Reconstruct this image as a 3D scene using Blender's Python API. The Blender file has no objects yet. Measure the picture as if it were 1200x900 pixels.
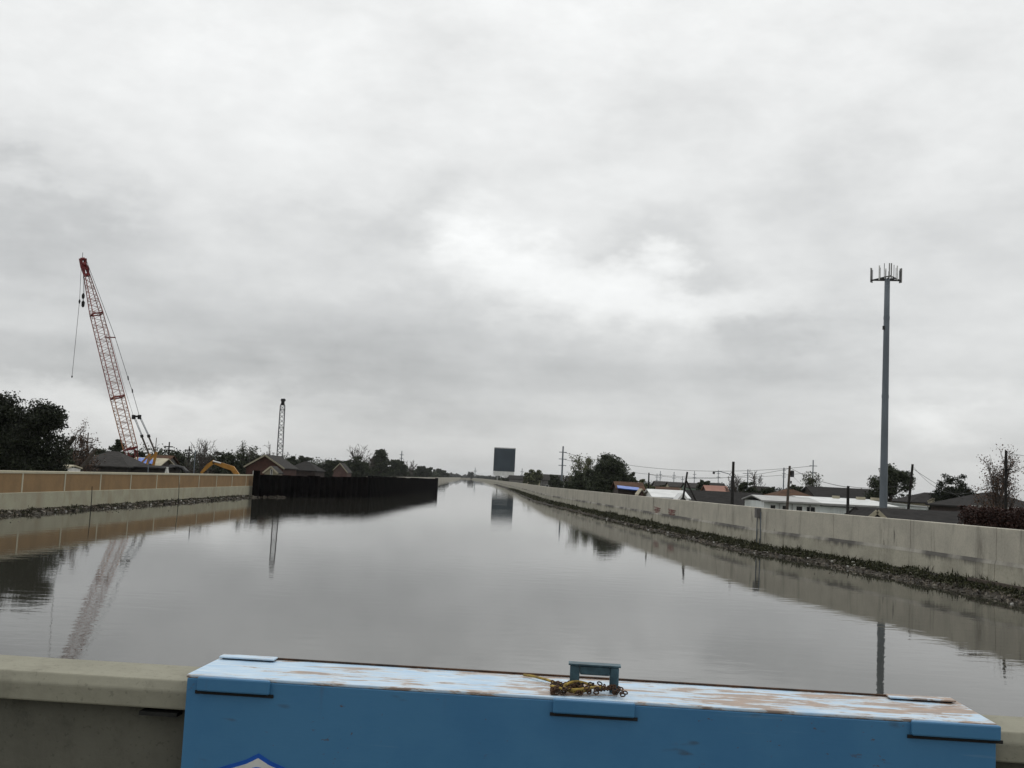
import bpy, math, random
import numpy as np
from mathutils import Vector, Matrix, noise as mnoise

R = math.radians
scene = bpy.context.scene
COL = scene.collection
CAMH = 4.5
HAZE = 0.00005
GZ = -1.0            # ground level behind the floodwalls

# ------------------------------------------------------------------ camera
F = 1250.0
PITCH, ROLL = R(5.1), R(2.8)
cam_d = bpy.data.cameras.new('camera')
cam = bpy.data.objects.new('camera', cam_d)
COL.objects.link(cam)
scene.camera = cam
cam_d.sensor_width = 36
cam_d.lens = 36 * F / 1200
cam_d.clip_start = 0.1
cam_d.clip_end = 30000
M = Matrix.Rotation(math.pi / 2 + PITCH, 4, 'X') @ Matrix.Rotation(ROLL, 4, 'Z')
cam.matrix_world = Matrix.Translation((0, 0, CAMH)) @ M
M3 = M.to_3x3()


def ray(px, py):
    return M3 @ Vector(((px - 600) / F, -(py - 450) / F, -1))


def P(px, py, D):
    d = ray(px, py)
    return Vector((0, 0, CAMH)) + d * (D / d.y)


def gz(px, py, z=0.0):
    d = ray(px, py)
    return Vector((0, 0, CAMH)) + d * ((z - CAMH) / d.z)


def hz(px):
    return 559 + 0.0489 * (px - 545)


# ------------------------------------------------------------------ helpers
def tag(o, label=None, cat=None, group=None, kind=None):
    if label: o['label'] = label
    if cat: o['category'] = cat
    if group: o['group'] = group
    if kind: o['kind'] = kind
    return o


def thing(name, label, cat, loc, group=None):
    o = bpy.data.objects.new(name, None)
    o.empty_display_size = 0.3
    o.location = loc
    COL.objects.link(o)
    return tag(o, label, cat, group)


class MB:
    def __init__(s):
        s.v = []; s.f = []

    def add(s, vs, fs):
        n = len(s.v)
        s.v += [tuple(v) for v in vs]
        s.f += [tuple(i + n for i in f) for f in fs]
        return s

    def hexa(s, q):          # 8 points: bottom loop of 4, top loop of 4
        return s.add(q, [(3, 2, 1, 0), (4, 5, 6, 7), (0, 1, 5, 4), (1, 2, 6, 5), (2, 3, 7, 6), (3, 0, 4, 7)])

    def box(s, c, sz, rz=0.0):
        x, y, z = sz[0] / 2, sz[1] / 2, sz[2] / 2
        co, si = math.cos(rz), math.sin(rz)
        q = []
        for dz in (-z, z):
            for dx, dy in ((-x, -y), (x, -y), (x, y), (-x, y)):
                q.append((c[0] + dx * co - dy * si, c[1] + dx * si + dy * co, c[2] + dz))
        return s.hexa(q)

    def frame(s, p0, p1):
        d = (Vector(p1) - Vector(p0)).normalized()
        up = Vector((0, 0, 1)) if abs(d.z) < 0.95 else Vector((0, 1, 0))
        a = d.cross(up).normalized(); b = a.cross(d).normalized()
        return a, b

    def bar(s, p0, p1, w, h=None):
        h = h or w
        p0, p1 = Vector(p0), Vector(p1)
        a, b = s.frame(p0, p1)
        q = []
        for p in (p0, p1):
            q += [p - a * w / 2 - b * h / 2, p + a * w / 2 - b * h / 2, p + a * w / 2 + b * h / 2, p - a * w / 2 + b * h / 2]
        return s.hexa(q)

    def tube(s, pts, rad, n=8, cap=True):
        pts = [Vector(p) for p in pts]
        if not hasattr(rad, '__len__'): rad = [rad] * len(pts)
        vs, fs = [], []
        for i, p in enumerate(pts):
            a, b = s.frame(pts[max(i - 1, 0)], pts[min(i + 1, len(pts) - 1)])
            for k in range(n):
                t = 2 * math.pi * k / n
                vs.append(p + (a * math.cos(t) + b * math.sin(t)) * rad[i])
        for i in range(len(pts) - 1):
            for k in range(n):
                k2 = (k + 1) % n
                fs.append((i * n + k, i * n + k2, (i + 1) * n + k2, (i + 1) * n + k))
        if cap:
            fs.append(tuple(range(n - 1, -1, -1)))
            fs.append(tuple(range((len(pts) - 1) * n, len(pts) * n)))
        return s.add(vs, fs)

    def prism(s, poly, vec):          # closed polygon of 3-D points extruded by vec
        n = len(poly); vec = Vector(vec)
        vs = [Vector(p) for p in poly] + [Vector(p) + vec for p in poly]
        fs = [tuple(range(n - 1, -1, -1)), tuple(range(n, 2 * n))]
        for i in range(n):
            j = (i + 1) % n
            fs.append((i, j, n + j, n + i))
        return s.add(vs, fs)

    def build(s, name, mat, parent=None, smooth=False, bevel=0.0):
        me = bpy.data.meshes.new(name)
        off = Vector((0, 0, 0))
        if parent is not None:
            p = parent
            while p is not None:
                off = off + p.location; p = p.parent
        me.from_pydata([(v[0] - off.x, v[1] - off.y, v[2] - off.z) for v in s.v], [], s.f)
        me.materials.append(mat)
        import bmesh
        bm = bmesh.new(); bm.from_mesh(me)
        bmesh.ops.recalc_face_normals(bm, faces=bm.faces)
        bm.to_mesh(me); bm.free()
        if smooth:
            for p in me.polygons: p.use_smooth = True
        o = bpy.data.objects.new(name, me)
        COL.objects.link(o)
        if parent is not None: o.parent = parent
        if bevel:
            m = o.modifiers.new('bevel', 'BEVEL'); m.width = bevel; m.segments = 2; m.limit_method = 'ANGLE'
        return o


def leaf_mesh(name, pts, sizes, mat, parent, rng, flat=0.0):
    """Leaf-sized faces, one quad per point, each turned its own way."""
    n = len(pts)
    pts = np.asarray(pts, dtype=np.float64)
    off = np.zeros(3)
    p = parent
    while p is not None:
        off += np.array(p.location); p = p.parent
    pts = pts - off
    a = rng.normal(size=(n, 3)); a[:, 2] *= (1 - flat); a /= np.linalg.norm(a, axis=1, keepdims=True)
    b = rng.normal(size=(n, 3)); b -= a * (a * b).sum(1, keepdims=True); b /= np.linalg.norm(b, axis=1, keepdims=True)
    sz = np.asarray(sizes).reshape(-1, 1) * rng.uniform(0.6, 1.3, (n, 1))
    A = a * sz * 0.5; B = b * sz * 0.28
    v = np.empty((n * 4, 3))
    v[0::4] = pts - A; v[1::4] = pts + B; v[2::4] = pts + A; v[3::4] = pts - B
    me = bpy.data.meshes.new(name)
    me.vertices.add(n * 4); me.vertices.foreach_set('co', v.ravel())
    me.loops.add(n * 4); me.loops.foreach_set('vertex_index', np.arange(n * 4, dtype=np.int32))
    me.polygons.add(n); me.polygons.foreach_set('loop_start', np.arange(0, n * 4, 4, dtype=np.int32))
    me.update(calc_edges=True)
    me.materials.append(mat)
    o = bpy.data.objects.new(name, me); COL.objects.link(o)
    if parent is not None: o.parent = parent
    return o


# ------------------------------------------------------------------ materials
def base_mat(name):
    m = bpy.data.materials.new(name); m.use_nodes = True
    nt = m.node_tree
    return m, nt, nt.nodes['Principled BSDF']


def N(nt, t, **kw):
    n = nt.nodes.new(t)
    for k, v in kw.items(): setattr(n, k, v)
    return n


def mixc(nt, fac, a, b, mode='MIX'):
    m = N(nt, 'ShaderNodeMix', data_type='RGBA', blend_type=mode)
    if isinstance(fac, (int, float)): m.inputs[0].default_value = fac
    else: nt.links.new(fac, m.inputs[0])
    for i, c in ((6, a), (7, b)):
        if isinstance(c, tuple): m.inputs[i].default_value = (*c, 1)
        else: nt.links.new(c, m.inputs[i])
    return m.outputs[2]


def math_n(nt, op, a, b=None, c=None, clamp=False):
    m = N(nt, 'ShaderNodeMath', operation=op); m.use_clamp = clamp
    for i, x in enumerate((a, b, c)):
        if x is None: continue
        if isinstance(x, (int, float)): m.inputs[i].default_value = x
        else: nt.links.new(x, m.inputs[i])
    return m.outputs[0]


def pos_noise(nt, scale=(1, 1, 1), s=1.0, detail=5, rough=0.6, dist=0.0):
    g = N(nt, 'ShaderNodeNewGeometry')
    mp = N(nt, 'ShaderNodeMapping'); mp.inputs['Scale'].default_value = scale
    nt.links.new(g.outputs['Position'], mp.inputs['Vector'])
    n = N(nt, 'ShaderNodeTexNoise')
    n.inputs['Scale'].default_value = s; n.inputs['Detail'].default_value = detail
    n.inputs['Roughness'].default_value = rough; n.inputs['Distortion'].default_value = dist
    nt.links.new(mp.outputs[0], n.inputs['Vector'])
    return n.outputs[0]


def ramp(nt, fac, lo, hi):
    m = N(nt, 'ShaderNodeMapRange'); m.interpolation_type = 'SMOOTHSTEP'
    m.inputs['From Min'].default_value = lo; m.inputs['From Max'].default_value = hi
    nt.links.new(fac, m.inputs['Value'])
    return m.outputs[0]


def plain(name, c1, c2=None, s=1.0, rough=0.8, metal=0.0, scale=(1, 1, 1), bump=0.0, spec=0.3):
    m, nt, b = base_mat(name)
    if c2 is None: c2 = tuple(x * 0.7 for x in c1)
    n = pos_noise(nt, scale, s)
    nt.links.new(mixc(nt, ramp(nt, n, 0.35, 0.65), c1, c2), b.inputs['Base Color'])
    b.inputs['Roughness'].default_value = rough; b.inputs['Metallic'].default_value = metal
    b.inputs['Specular IOR Level'].default_value = spec
    if bump:
        bp = N(nt, 'ShaderNodeBump'); bp.inputs['Strength'].default_value = bump; bp.inputs['Distance'].default_value = 0.02
        nt.links.new(pos_noise(nt, scale, s * 6), bp.inputs['Height'])
        nt.links.new(bp.outputs[0], b.inputs['Normal'])
    return m


def leafmat(name, c1, c2):
    m, nt, b = base_mat(name)
    g = N(nt, 'ShaderNodeNewGeometry')
    nt.links.new(mixc(nt, g.outputs['Random Per Island'], c1, c2), b.inputs['Base Color'])
    b.inputs['Roughness'].default_value = 0.7; b.inputs['Specular IOR Level'].default_value = 0.2
    return m


def concrete(name, c1, c2, stain, amount=0.6, rough=0.9, seep=None, pores=False, marks=False):
    m, nt, b = base_mat(name)
    big = pos_noise(nt, (1, 1, 1), 0.5, 6)
    streak = pos_noise(nt, (0.8, 0.8, 0.12), 1.0, 8, 0.72, 0.6)
    fine = pos_noise(nt, (1, 1, 1), 9, 4)
    col = mixc(nt, ramp(nt, big, 0.35, 0.65), c1, c2)
    col = mixc(nt, math_n(nt, 'MULTIPLY', ramp(nt, streak, 0.50, 0.80), amount), col, stain)
    col = mixc(nt, math_n(nt, 'MULTIPLY', ramp(nt, fine, 0.4, 0.7), 0.18), col, stain)
    if marks:
        mk = ramp(nt, pos_noise(nt, (2.6, 2.6, 0.5), 1.0, 5, 0.6, 0.3), 0.62, 0.70)
        wh = ramp(nt, pos_noise(nt, (1, 1, 0.3), 0.16, 3, 0.5), 0.52, 0.60)
        col = mixc(nt, math_n(nt, 'MULTIPLY', math_n(nt, 'MULTIPLY', mk, wh), 0.75), col, (0.08, 0.075, 0.065))
    if pores:
        pr = pos_noise(nt, (1, 1, 1), 55, 3, 0.6); pr2 = pos_noise(nt, (1, 1, 1), 6, 6, 0.7)
        col = mixc(nt, math_n(nt, 'MULTIPLY', ramp(nt, pr, 0.60, 0.70), 0.45), col, stain)
        col = mixc(nt, math_n(nt, 'MULTIPLY', ramp(nt, pr2, 0.52, 0.72), 0.45), col, stain)
    if seep:
        gg = N(nt, 'ShaderNodeNewGeometry'); ss = N(nt, 'ShaderNodeSeparateXYZ'); nt.links.new(gg.outputs['Position'], ss.inputs[0])
        lowf = pos_noise(nt, (1, 1, 0.0), 0.13, 4, 0.65)
        drip = pos_noise(nt, (2.2, 2.2, 0.12), 1.0, 5, 0.6)
        hgt_ = math_n(nt, 'MULTIPLY_ADD', drip, 0.9, math_n(nt, 'SUBTRACT', ss.outputs[2], seep))
        msk = math_n(nt, 'MULTIPLY', ramp(nt, hgt_, 0.05, 0.5), ramp(nt, lowf, 0.43, 0.57))
        col = mixc(nt, math_n(nt, 'MULTIPLY', msk, 0.8), col, (0.055, 0.052, 0.05))
    nt.links.new(col, b.inputs['Base Color'])
    b.inputs['Roughness'].default_value = rough; b.inputs['Specular IOR Level'].default_value = 0.25
    bp = N(nt, 'ShaderNodeBump'); bp.inputs['Strength'].default_value = 0.25; bp.inputs['Distance'].default_value = 0.02
    nt.links.new(fine, bp.inputs['Height']); nt.links.new(bp.outputs[0], b.inputs['Normal'])
    return m


MT = {}
MT['wall_conc'] = concrete('wall_concrete', (0.51, 0.48, 0.40), (0.43, 0.405, 0.34), (0.12, 0.11, 0.09), 1.0, marks=True)
MT['foot_conc'] = concrete('footing_concrete', (0.47, 0.445, 0.36), (0.36, 0.34, 0.275), (0.06, 0.055, 0.045), 1.0, seep=1.45)
MT['ledge_stain'] = concrete('ledge_concrete', (0.42, 0.40, 0.345), (0.30, 0.285, 0.245), (0.10, 0.095, 0.09), 0.5, seep=1.2)
MT['left_conc'] = concrete('left_concrete', (0.40, 0.39, 0.29), (0.34, 0.32, 0.24), (0.25, 0.17, 0.08), 0.5)
MT['cap_conc'] = concrete('cap_concrete', (0.50, 0.46, 0.34), (0.44, 0.41, 0.31), (0.3, 0.26, 0.18), 0.4)
MT['tan'] = concrete('tan_concrete', (0.29, 0.185, 0.09), (0.24, 0.155, 0.078), (0.16, 0.11, 0.06), 0.5)
MT['parapet'] = concrete('parapet_concrete', (0.285, 0.275, 0.215), (0.225, 0.218, 0.17), (0.12, 0.112, 0.085), 0.5, pores=True)
MT['parapet_shade'] = concrete('shaded_concrete', (0.125, 0.122, 0.098), (0.095, 0.094, 0.077), (0.055, 0.053, 0.043), 0.5, pores=True)  # same concrete, with the car's shade on the road face put into the colour
MT['asphalt'] = plain('asphalt', (0.05, 0.05, 0.05), (0.035, 0.035, 0.035), 8, 0.9, bump=0.2)
MT['bark'] = plain('bark', (0.05, 0.04, 0.03), (0.025, 0.02, 0.016), 3, 0.9)
MT['twig'] = plain('bare_twig', (0.10, 0.085, 0.075), (0.05, 0.042, 0.036), 3, 0.9)
MT['oak'] = leafmat('oak_leaf', (0.008, 0.011, 0.006), (0.024, 0.03, 0.014))
MT['dark_leaf'] = leafmat('dark_leaf', (0.016, 0.022, 0.012), (0.05, 0.06, 0.03))
MT['mid_leaf'] = leafmat('mid_leaf', (0.03, 0.038, 0.018), (0.085, 0.095, 0.045))
MT['olive'] = leafmat('olive_leaf', (0.05, 0.06, 0.025), (0.12, 0.125, 0.06))
MT['brown_leaf'] = leafmat('brown_leaf', (0.06, 0.035, 0.022), (0.12, 0.07, 0.045))
MT['red_leaf'] = leafmat('red_leaf', (0.025, 0.011, 0.009), (0.055, 0.027, 0.02))
MT['weed'] = leafmat('weed_leaf', (0.018, 0.021, 0.009), (0.06, 0.06, 0.028))
MT['far_leaf'] = leafmat('far_leaf', (0.03, 0.036, 0.032), (0.06, 0.066, 0.058))
MT['creo'] = plain('creosote_wood', (0.022, 0.02, 0.018), (0.012, 0.011, 0.01), 4, 0.9)
MT['pole_wood'] = plain('weathered_wood', (0.10, 0.08, 0.065), (0.06, 0.05, 0.04), 4, 0.9)
MT['steel_grey'] = plain('galvanised_steel', (0.16, 0.185, 0.21), (0.125, 0.145, 0.165), 0.7, 0.5, 0.3, (1, 1, 0.3))
MT['dark_steel'] = plain('dark_steel', (0.05, 0.05, 0.055), (0.03, 0.03, 0.03), 2, 0.6, 0.3)
MT['wire'] = plain('wire', (0.05, 0.05, 0.05), None, 1, 0.6)
MT['sheet'] = plain('sheet_pile_steel', (0.0012, 0.001, 0.0012), (0.004, 0.0028, 0.0026), 0.6, 0.9, 0.0, (1, 1, 0.25), spec=0.02)
MT['red'] = plain('red_paint', (0.20, 0.02, 0.022), (0.13, 0.015, 0.015), 1, 0.5)
MT['boom_red'] = plain('boom_red', (0.24, 0.06, 0.055), (0.36, 0.15, 0.13), 0.25, 0.55)
MT['boom_lace'] = plain('boom_lacing', (0.50, 0.42, 0.38), (0.30, 0.15, 0.13), 0.5, 0.55)
MT['boom_tan'] = plain('boom_tan', (0.42, 0.2, 0.08), (0.3, 0.11, 0.06), 0.4, 0.55)
MT['yellow'] = plain('machine_yellow', (0.42, 0.21, 0.035), (0.32, 0.155, 0.03), 1, 0.5)
MT['black'] = plain('black_rubber', (0.015, 0.015, 0.015), None, 1, 0.7)
MT['white'] = plain('white_paint', (0.75, 0.75, 0.72), (0.62, 0.62, 0.6), 1, 0.6)
MT['glass'] = plain('window_glass', (0.02, 0.022, 0.025), None, 1, 0.08, spec=0.5)
MT['shade'] = plain('window_shade', (0.3, 0.3, 0.29), (0.22, 0.22, 0.21), 1, 0.8)
MT['dark_roof'] = plain('dark_shingle', (0.03, 0.028, 0.027), (0.02, 0.019, 0.018), 1.5, 0.95, scale=(1, 1, 3), spec=0.1)
MT['grey_roof'] = plain('grey_shingle', (0.05, 0.047, 0.044), (0.035, 0.033, 0.031), 1.5, 0.95, scale=(1, 1, 3), spec=0.1)
MT['brown_roof'] = plain('brown_shingle', (0.10, 0.055, 0.034), (0.065, 0.038, 0.026), 0.8, 0.95, spec=0.1)
MT['white_roof'] = plain('white_metal_roof', (0.62, 0.63, 0.62), (0.48, 0.49, 0.48), 0.5, 0.5)
MT['grey_metal_roof'] = plain('grey_metal_roof', (0.36, 0.36, 0.35), (0.28, 0.28, 0.27), 0.5, 0.5)
MT['brick'] = plain('red_brick', (0.075, 0.035, 0.026), (0.055, 0.028, 0.022), 2, 0.9)
MT['dark_brick'] = plain('dark_brick', (0.055, 0.04, 0.035), (0.038, 0.03, 0.027), 2, 0.9)
MT['cream'] = plain('cream_siding', (0.42, 0.38, 0.28), (0.34, 0.31, 0.23), 1, 0.8)
MT['gable_cream'] = plain('gable_cream', (0.33, 0.30, 0.22), (0.27, 0.25, 0.18), 1, 0.8)
MT['pink'] = plain('pinkish_wall', (0.11, 0.065, 0.055), (0.085, 0.05, 0.044), 1, 0.8)
MT['orange'] = plain('salmon_roof', (0.30, 0.15, 0.11), (0.25, 0.12, 0.09), 0.5, 0.8)
MT['grey_wall'] = plain('grey_wall', (0.16, 0.155, 0.15), (0.11, 0.105, 0.10), 1, 0.85)
MT['dark_wall'] = plain('dark_wall', (0.05, 0.045, 0.042), (0.035, 0.032, 0.03), 1, 0.9)
MT['green_wall'] = plain('pale_green_wall', (0.2, 0.26, 0.21), (0.16, 0.21, 0.17), 1, 0.85)
MT['metal_siding'] = plain('metal_siding', (0.80, 0.84, 0.83), (0.60, 0.63, 0.61), 0.35, 0.6, scale=(1, 1, 0.15))
MT['tarp'] = plain('blue_tarp', (0.05, 0.11, 0.40), (0.08, 0.18, 0.52), 1.2, 0.5)
MT['billboard'] = plain('billboard_face', (0.035, 0.055, 0.072), (0.028, 0.043, 0.058), 0.1, 0.6)
MT['ground'] = plain('ground_grass', (0.07, 0.065, 0.035), (0.05, 0.05, 0.028), 0.05, 1.0)
MT['mud'] = plain('bank_mud', (0.04, 0.033, 0.024), (0.02, 0.018, 0.014), 1.5, 0.95, bump=0.6)
MT['litter'] = leafmat('litter', (0.02, 0.016, 0.012), (0.22, 0.19, 0.15))
MT['rubble'] = leafmat('rubble', (0.03, 0.026, 0.02), (0.16, 0.145, 0.12))
MT['graffiti'] = plain('graffiti_red', (0.2, 0.085, 0.075), (0.3, 0.2, 0.17), 2, 0.8)
MT['blue_front'] = None
MT['yellow_rope'] = plain('yellow_rope', (0.42, 0.30, 0.07), (0.2, 0.14, 0.05), 40, 0.9)
MT['rust'] = plain('rusty_iron', (0.10, 0.05, 0.025), (0.035, 0.025, 0.02), 18, 0.9, bump=0.5)
MT['teal'] = plain('bracket_paint', (0.06, 0.12, 0.15), (0.03, 0.06, 0.075), 14, 0.6)
MT['sign_white'] = plain('sign_white', (0.6, 0.6, 0.56), (0.5, 0.5, 0.47), 8, 0.5)
MT['sign_blue'] = plain('sign_blue', (0.01, 0.09, 0.42), (0.01, 0.07, 0.33), 8, 0.5)
MT['rubber_scuff'] = plain('scuff', (0.02, 0.02, 0.018), None, 20, 0.9)


def blue_paint(name, base, base2, rust_amt, chalk):
    m, nt, b = base_mat(name)
    n1 = pos_noise(nt, (1, 1, 1), 3.0, 5)
    n2 = pos_noise(nt, (2.2, 9, 9), 1.7, 7, 0.65, 0.4)
    n3 = pos_noise(nt, (1, 5, 5), 8, 5, 0.7)
    col = mixc(nt, ramp(nt, n1, 0.35, 0.65), base, base2)
    if chalk:
        col = mixc(nt, ramp(nt, n3, 0.35, 0.7), col, chalk)
    if rust_amt:
        rc = mixc(nt, ramp(nt, n3, 0.4, 0.6), (0.34, 0.18, 0.075), (0.16, 0.085, 0.045))
        # more rust towards the far end of the cover (a stain that stays put)
        g = N(nt, 'ShaderNodeNewGeometry'); sx = N(nt, 'ShaderNodeSeparateXYZ')
        nt.links.new(g.outputs['Position'], sx.inputs[0])
        grow = math_n(nt, 'MULTIPLY_ADD', sx.outputs[0], 0.042, 0.0)
        edge = ramp(nt, math_n(nt, 'MULTIPLY_ADD', math_n(nt, 'SUBTRACT', n3, 0.5), 0.5, math_n(nt, 'ADD', n2, grow)), 0.64 - rust_amt, 0.69 - rust_amt)
        halo = ramp(nt, math_n(nt, 'MULTIPLY_ADD', math_n(nt, 'SUBTRACT', n3, 0.5), 0.3, math_n(nt, 'ADD', n2, grow)), 0.55 - rust_amt, 0.68 - rust_amt)
        col = mixc(nt, math_n(nt, 'MULTIPLY', halo, 0.5), col, (0.50, 0.40, 0.28))
        col = mixc(nt, math_n(nt, 'MULTIPLY', edge, 0.75), col, rc)
    else:
        n4 = pos_noise(nt, (7, 7, 22), 1.0, 2, 0.4)
        spots = ramp(nt, n4, 0.68, 0.78)
        col = mixc(nt, math_n(nt, 'MULTIPLY', spots, 0.55), col, (0.05, 0.06, 0.07))
        chips = ramp(nt, pos_noise(nt, (1, 1, 1.6), 26, 4, 0.65), 0.66, 0.69)
        where = ramp(nt, pos_noise(nt, (1, 1, 1), 2.3, 3, 0.5), 0.45, 0.6)
        col = mixc(nt, math_n(nt, 'MULTIPLY', math_n(nt, 'MULTIPLY', chips, where), 0.8), col, (0.09, 0.05, 0.03))
        runs = ramp(nt, pos_noise(nt, (14, 14, 0.9), 1.0, 4, 0.6), 0.62, 0.78)
        col = mixc(nt, math_n(nt, 'MULTIPLY', math_n(nt, 'MULTIPLY', runs, where), 0.45), col, (0.08, 0.07, 0.06))
        scr = ramp(nt, pos_noise(nt, (1.2, 1.2, 40), 1.3, 4, 0.6), 0.66, 0.72)
        col = mixc(nt, math_n(nt, 'MULTIPLY', scr, 0.25), col, (0.16, 0.27, 0.37))
    nt.links.new(col, b.inputs['Base Color'])
    b.inputs['Roughness'].default_value = 0.45
    b.inputs['Specular IOR Level'].default_value = 0.4
    bp = N(nt, 'ShaderNodeBump'); bp.inputs['Strength'].default_value = 0.15; bp.inputs['Distance'].default_value = 0.004
    nt.links.new(n3, bp.inputs['Height']); nt.links.new(bp.outputs[0], b.inputs['Normal'])
    return m


MT['blue_front'] = blue_paint('blue_paint', (0.044, 0.16, 0.31), (0.054, 0.18, 0.33), 0, None)
MT['blue_top'] = blue_paint('faded_blue_paint', (0.30, 0.46, 0.63), (0.38, 0.54, 0.70), 0.11, (0.53, 0.64, 0.73))

# ------------------------------------------------------------------ world and light
SUN_EL, SUN_AZ = R(48), R(4)
w = bpy.data.worlds.new('World'); scene.world = w; w.use_nodes = True
nt = w.node_tree
bg = nt.nodes['Background']
sky = N(nt, 'ShaderNodeTexSky', sky_type='NISHITA')
sky.sun_disc = False; sky.sun_elevation = SUN_EL; sky.sun_rotation = SUN_AZ
tc = N(nt, 'ShaderNodeTexCoord')
sep = N(nt, 'ShaderNodeSeparateXYZ'); nt.links.new(tc.outputs['Generated'], sep.inputs[0])
zc = math_n(nt, 'MAXIMUM', sep.outputs[2], 0.0)
AZ = math_n(nt, 'ARCTAN2', sep.outputs[0], sep.outputs[1])
EL = math_n(nt, 'ARCSINE', zc)


def cloud_noise(s, det, rough, off, stretch=(1, 2.6)):
    cmb = N(nt, 'ShaderNodeCombineXYZ')
    nt.links.new(math_n(nt, 'MULTIPLY_ADD', AZ, stretch[0], off[0]), cmb.inputs[0])
    nt.links.new(math_n(nt, 'MULTIPLY_ADD', EL, stretch[1], off[1]), cmb.inputs[1])
    # slant the streaks a little
    nt.links.new(math_n(nt, 'MULTIPLY', AZ, 0.6), cmb.inputs[2])
    n = N(nt, 'ShaderNodeTexNoise'); n.inputs['Scale'].default_value = s; n.inputs['Detail'].default_value = det
    n.inputs['Roughness'].default_value = rough
    nt.links.new(cmb.outputs[0], n.inputs['Vector'])
    return math_n(nt, 'SUBTRACT', n.outputs[0], 0.5)


n_big = cloud_noise(2.6, 6, 0.52, (3.1, 1.7), (1, 3.2))
n_mid = cloud_noise(7.0, 8, 0.58, (7.4, 5.2), (1, 2.4))
n_fine = cloud_noise(22.0, 6, 0.6, (1.0, 9.2), (1, 2.0))
n_band = cloud_noise(3.0, 5, 0.5, (5.5, 3.2), (0.45, 7.0))
n_wu = cloud_noise(5.0, 7, 0.58, (11.0, 2.0), (1, 2.2))
n_wv = cloud_noise(6.0, 7, 0.58, (4.0, 14.0), (1, 2.2))
AZw = math_n(nt, 'MULTIPLY_ADD', n_wu, R(22), AZ)
ELw = math_n(nt, 'MULTIPLY_ADD', n_wv, R(11), EL)


def lobe(px, py, wx, wy):          # a bank of cloud in a fixed direction of the sky
    d = ray(px, py).normalized()
    dx = math_n(nt, 'MULTIPLY', math_n(nt, 'SUBTRACT', AZw, math.atan2(d.x, d.y)), 1 / R(wx))
    dy = math_n(nt, 'MULTIPLY', math_n(nt, 'SUBTRACT', ELw, math.asin(d.z)), 1 / R(wy))
    q2 = math_n(nt, 'MULTIPLY_ADD', dx, dx, math_n(nt, 'MULTIPLY', dy, dy))
    return math_n(nt, 'EXPONENT', math_n(nt, 'MULTIPLY', q2, -1.0))


val = math_n(nt, 'MULTIPLY', n_big, 0.12)
val = math_n(nt, 'MULTIPLY_ADD', n_mid, 0.38, val)
val = math_n(nt, 'MULTIPLY_ADD', n_fine, 0.12, val)
low = math_n(nt, 'SUBTRACT', 1.0, ramp(nt, zc, 0.05, 0.30))
val = math_n(nt, 'MULTIPLY_ADD', math_n(nt, 'MULTIPLY', n_band, low), 0.50, val)
for (px, py, wx, wy, amp) in ((650, 320, 9, 2.4, 0.17), (585, 300, 3.5, 1.6, 0.07), (790, 350, 8, 1.8, 0.08),
                              (440, 270, 5, 1.8, -0.13), (510, 300, 3, 1.2, -0.09), (15, 262, 5.5, 2.6, -0.15),
                              (120, 240, 4, 1.4, -0.06), (235, 335, 8, 2.4, -0.09), (930, 390, 4.6, 2.0, -0.16),
                              (865, 378, 3, 1.0, -0.06), (765, 285, 2.6, 1.0, -0.11), (990, 215, 4.5, 2.2, -0.07),
                              (150, 432, 15, 2.0, -0.15), (50, 472, 6, 1.2, 0.09), (215, 490, 4, 1.1, 0.10),
                              (420, 410, 10, 3.0, -0.07), (700, 440, 12, 3.0, -0.05), (1150, 480, 3, 1.5, 0.14),
                              (350, 140, 16, 5, 0.05), (1120, 270, 4, 3, -0.05), (60, 225, 3, 0.9, 0.07)):
    val = math_n(nt, 'MULTIPLY_ADD', lobe(px, py, wx, wy), amp * 1.35, val)
# overcast dome: brighter overhead and on the sun's side
dome = math_n(nt, 'MULTIPLY_ADD', zc, 0.60, 0.62)
az = math_n(nt, 'MULTIPLY_ADD', sep.outputs[1], 0.10, 0.93)
lum = math_n(nt, 'MULTIPLY', math_n(nt, 'MULTIPLY', dome, az), math_n(nt, 'ADD', val, 1.0))
tint = mixc(nt, ramp(nt, lum, 0.4, 0.85), (0.972, 0.993, 1.0), (0.988, 1.0, 0.994))
vm = N(nt, 'ShaderNodeVectorMath', operation='SCALE')
nt.links.new(tint, vm.inputs[0]); nt.links.new(math_n(nt, 'MULTIPLY', lum, 10.0), vm.inputs['Scale'])
ov = mixc(nt, 0.97, sky.outputs[0], vm.outputs[0])
nt.links.new(ov, bg.inputs['Color'])
bg.inputs['Strength'].default_value = 0.1

sd = bpy.data.lights.new('sun', 'SUN'); sd.energy = 0.6; sd.angle = R(25); sd.color = (1, 0.98, 0.94)
so = bpy.data.objects.new('sun', sd); COL.objects.link(so)
sdir = Vector((math.sin(SUN_AZ) * math.cos(SUN_EL), math.cos(SUN_AZ) * math.cos(SUN_EL), math.sin(SUN_EL)))
so.rotation_euler = (-sdir).to_track_quat('-Z', 'Y').to_euler()
so.location = (0, 0, 60)

# ------------------------------------------------------------------ canal lines
WR_PX = [(1200, 110), (1040, 86), (900, 70), (757, 45.5), (690, 33.5), (640, 24.5), (605, 13), (582, 7.0), (565, 3.2), (546, 2.0)]
WR = [gz(px, hz(px) + d) for px, d in WR_PX]
d0 = (WR[0] - WR[2]).normalized()
WR = [WR[0] + d0 * 75] + WR
WL = [Vector((-38.2, -30, 0)), gz(0, hz(0) + 70.7), gz(300, hz(300) + 34.5), Vector((-43, 330, 0)),
      gz(511, hz(511) + 7.2), gz(528, hz(528) + 4.2), gz(540, hz(540) + 2.4)]
WTOP = 3.25


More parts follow.
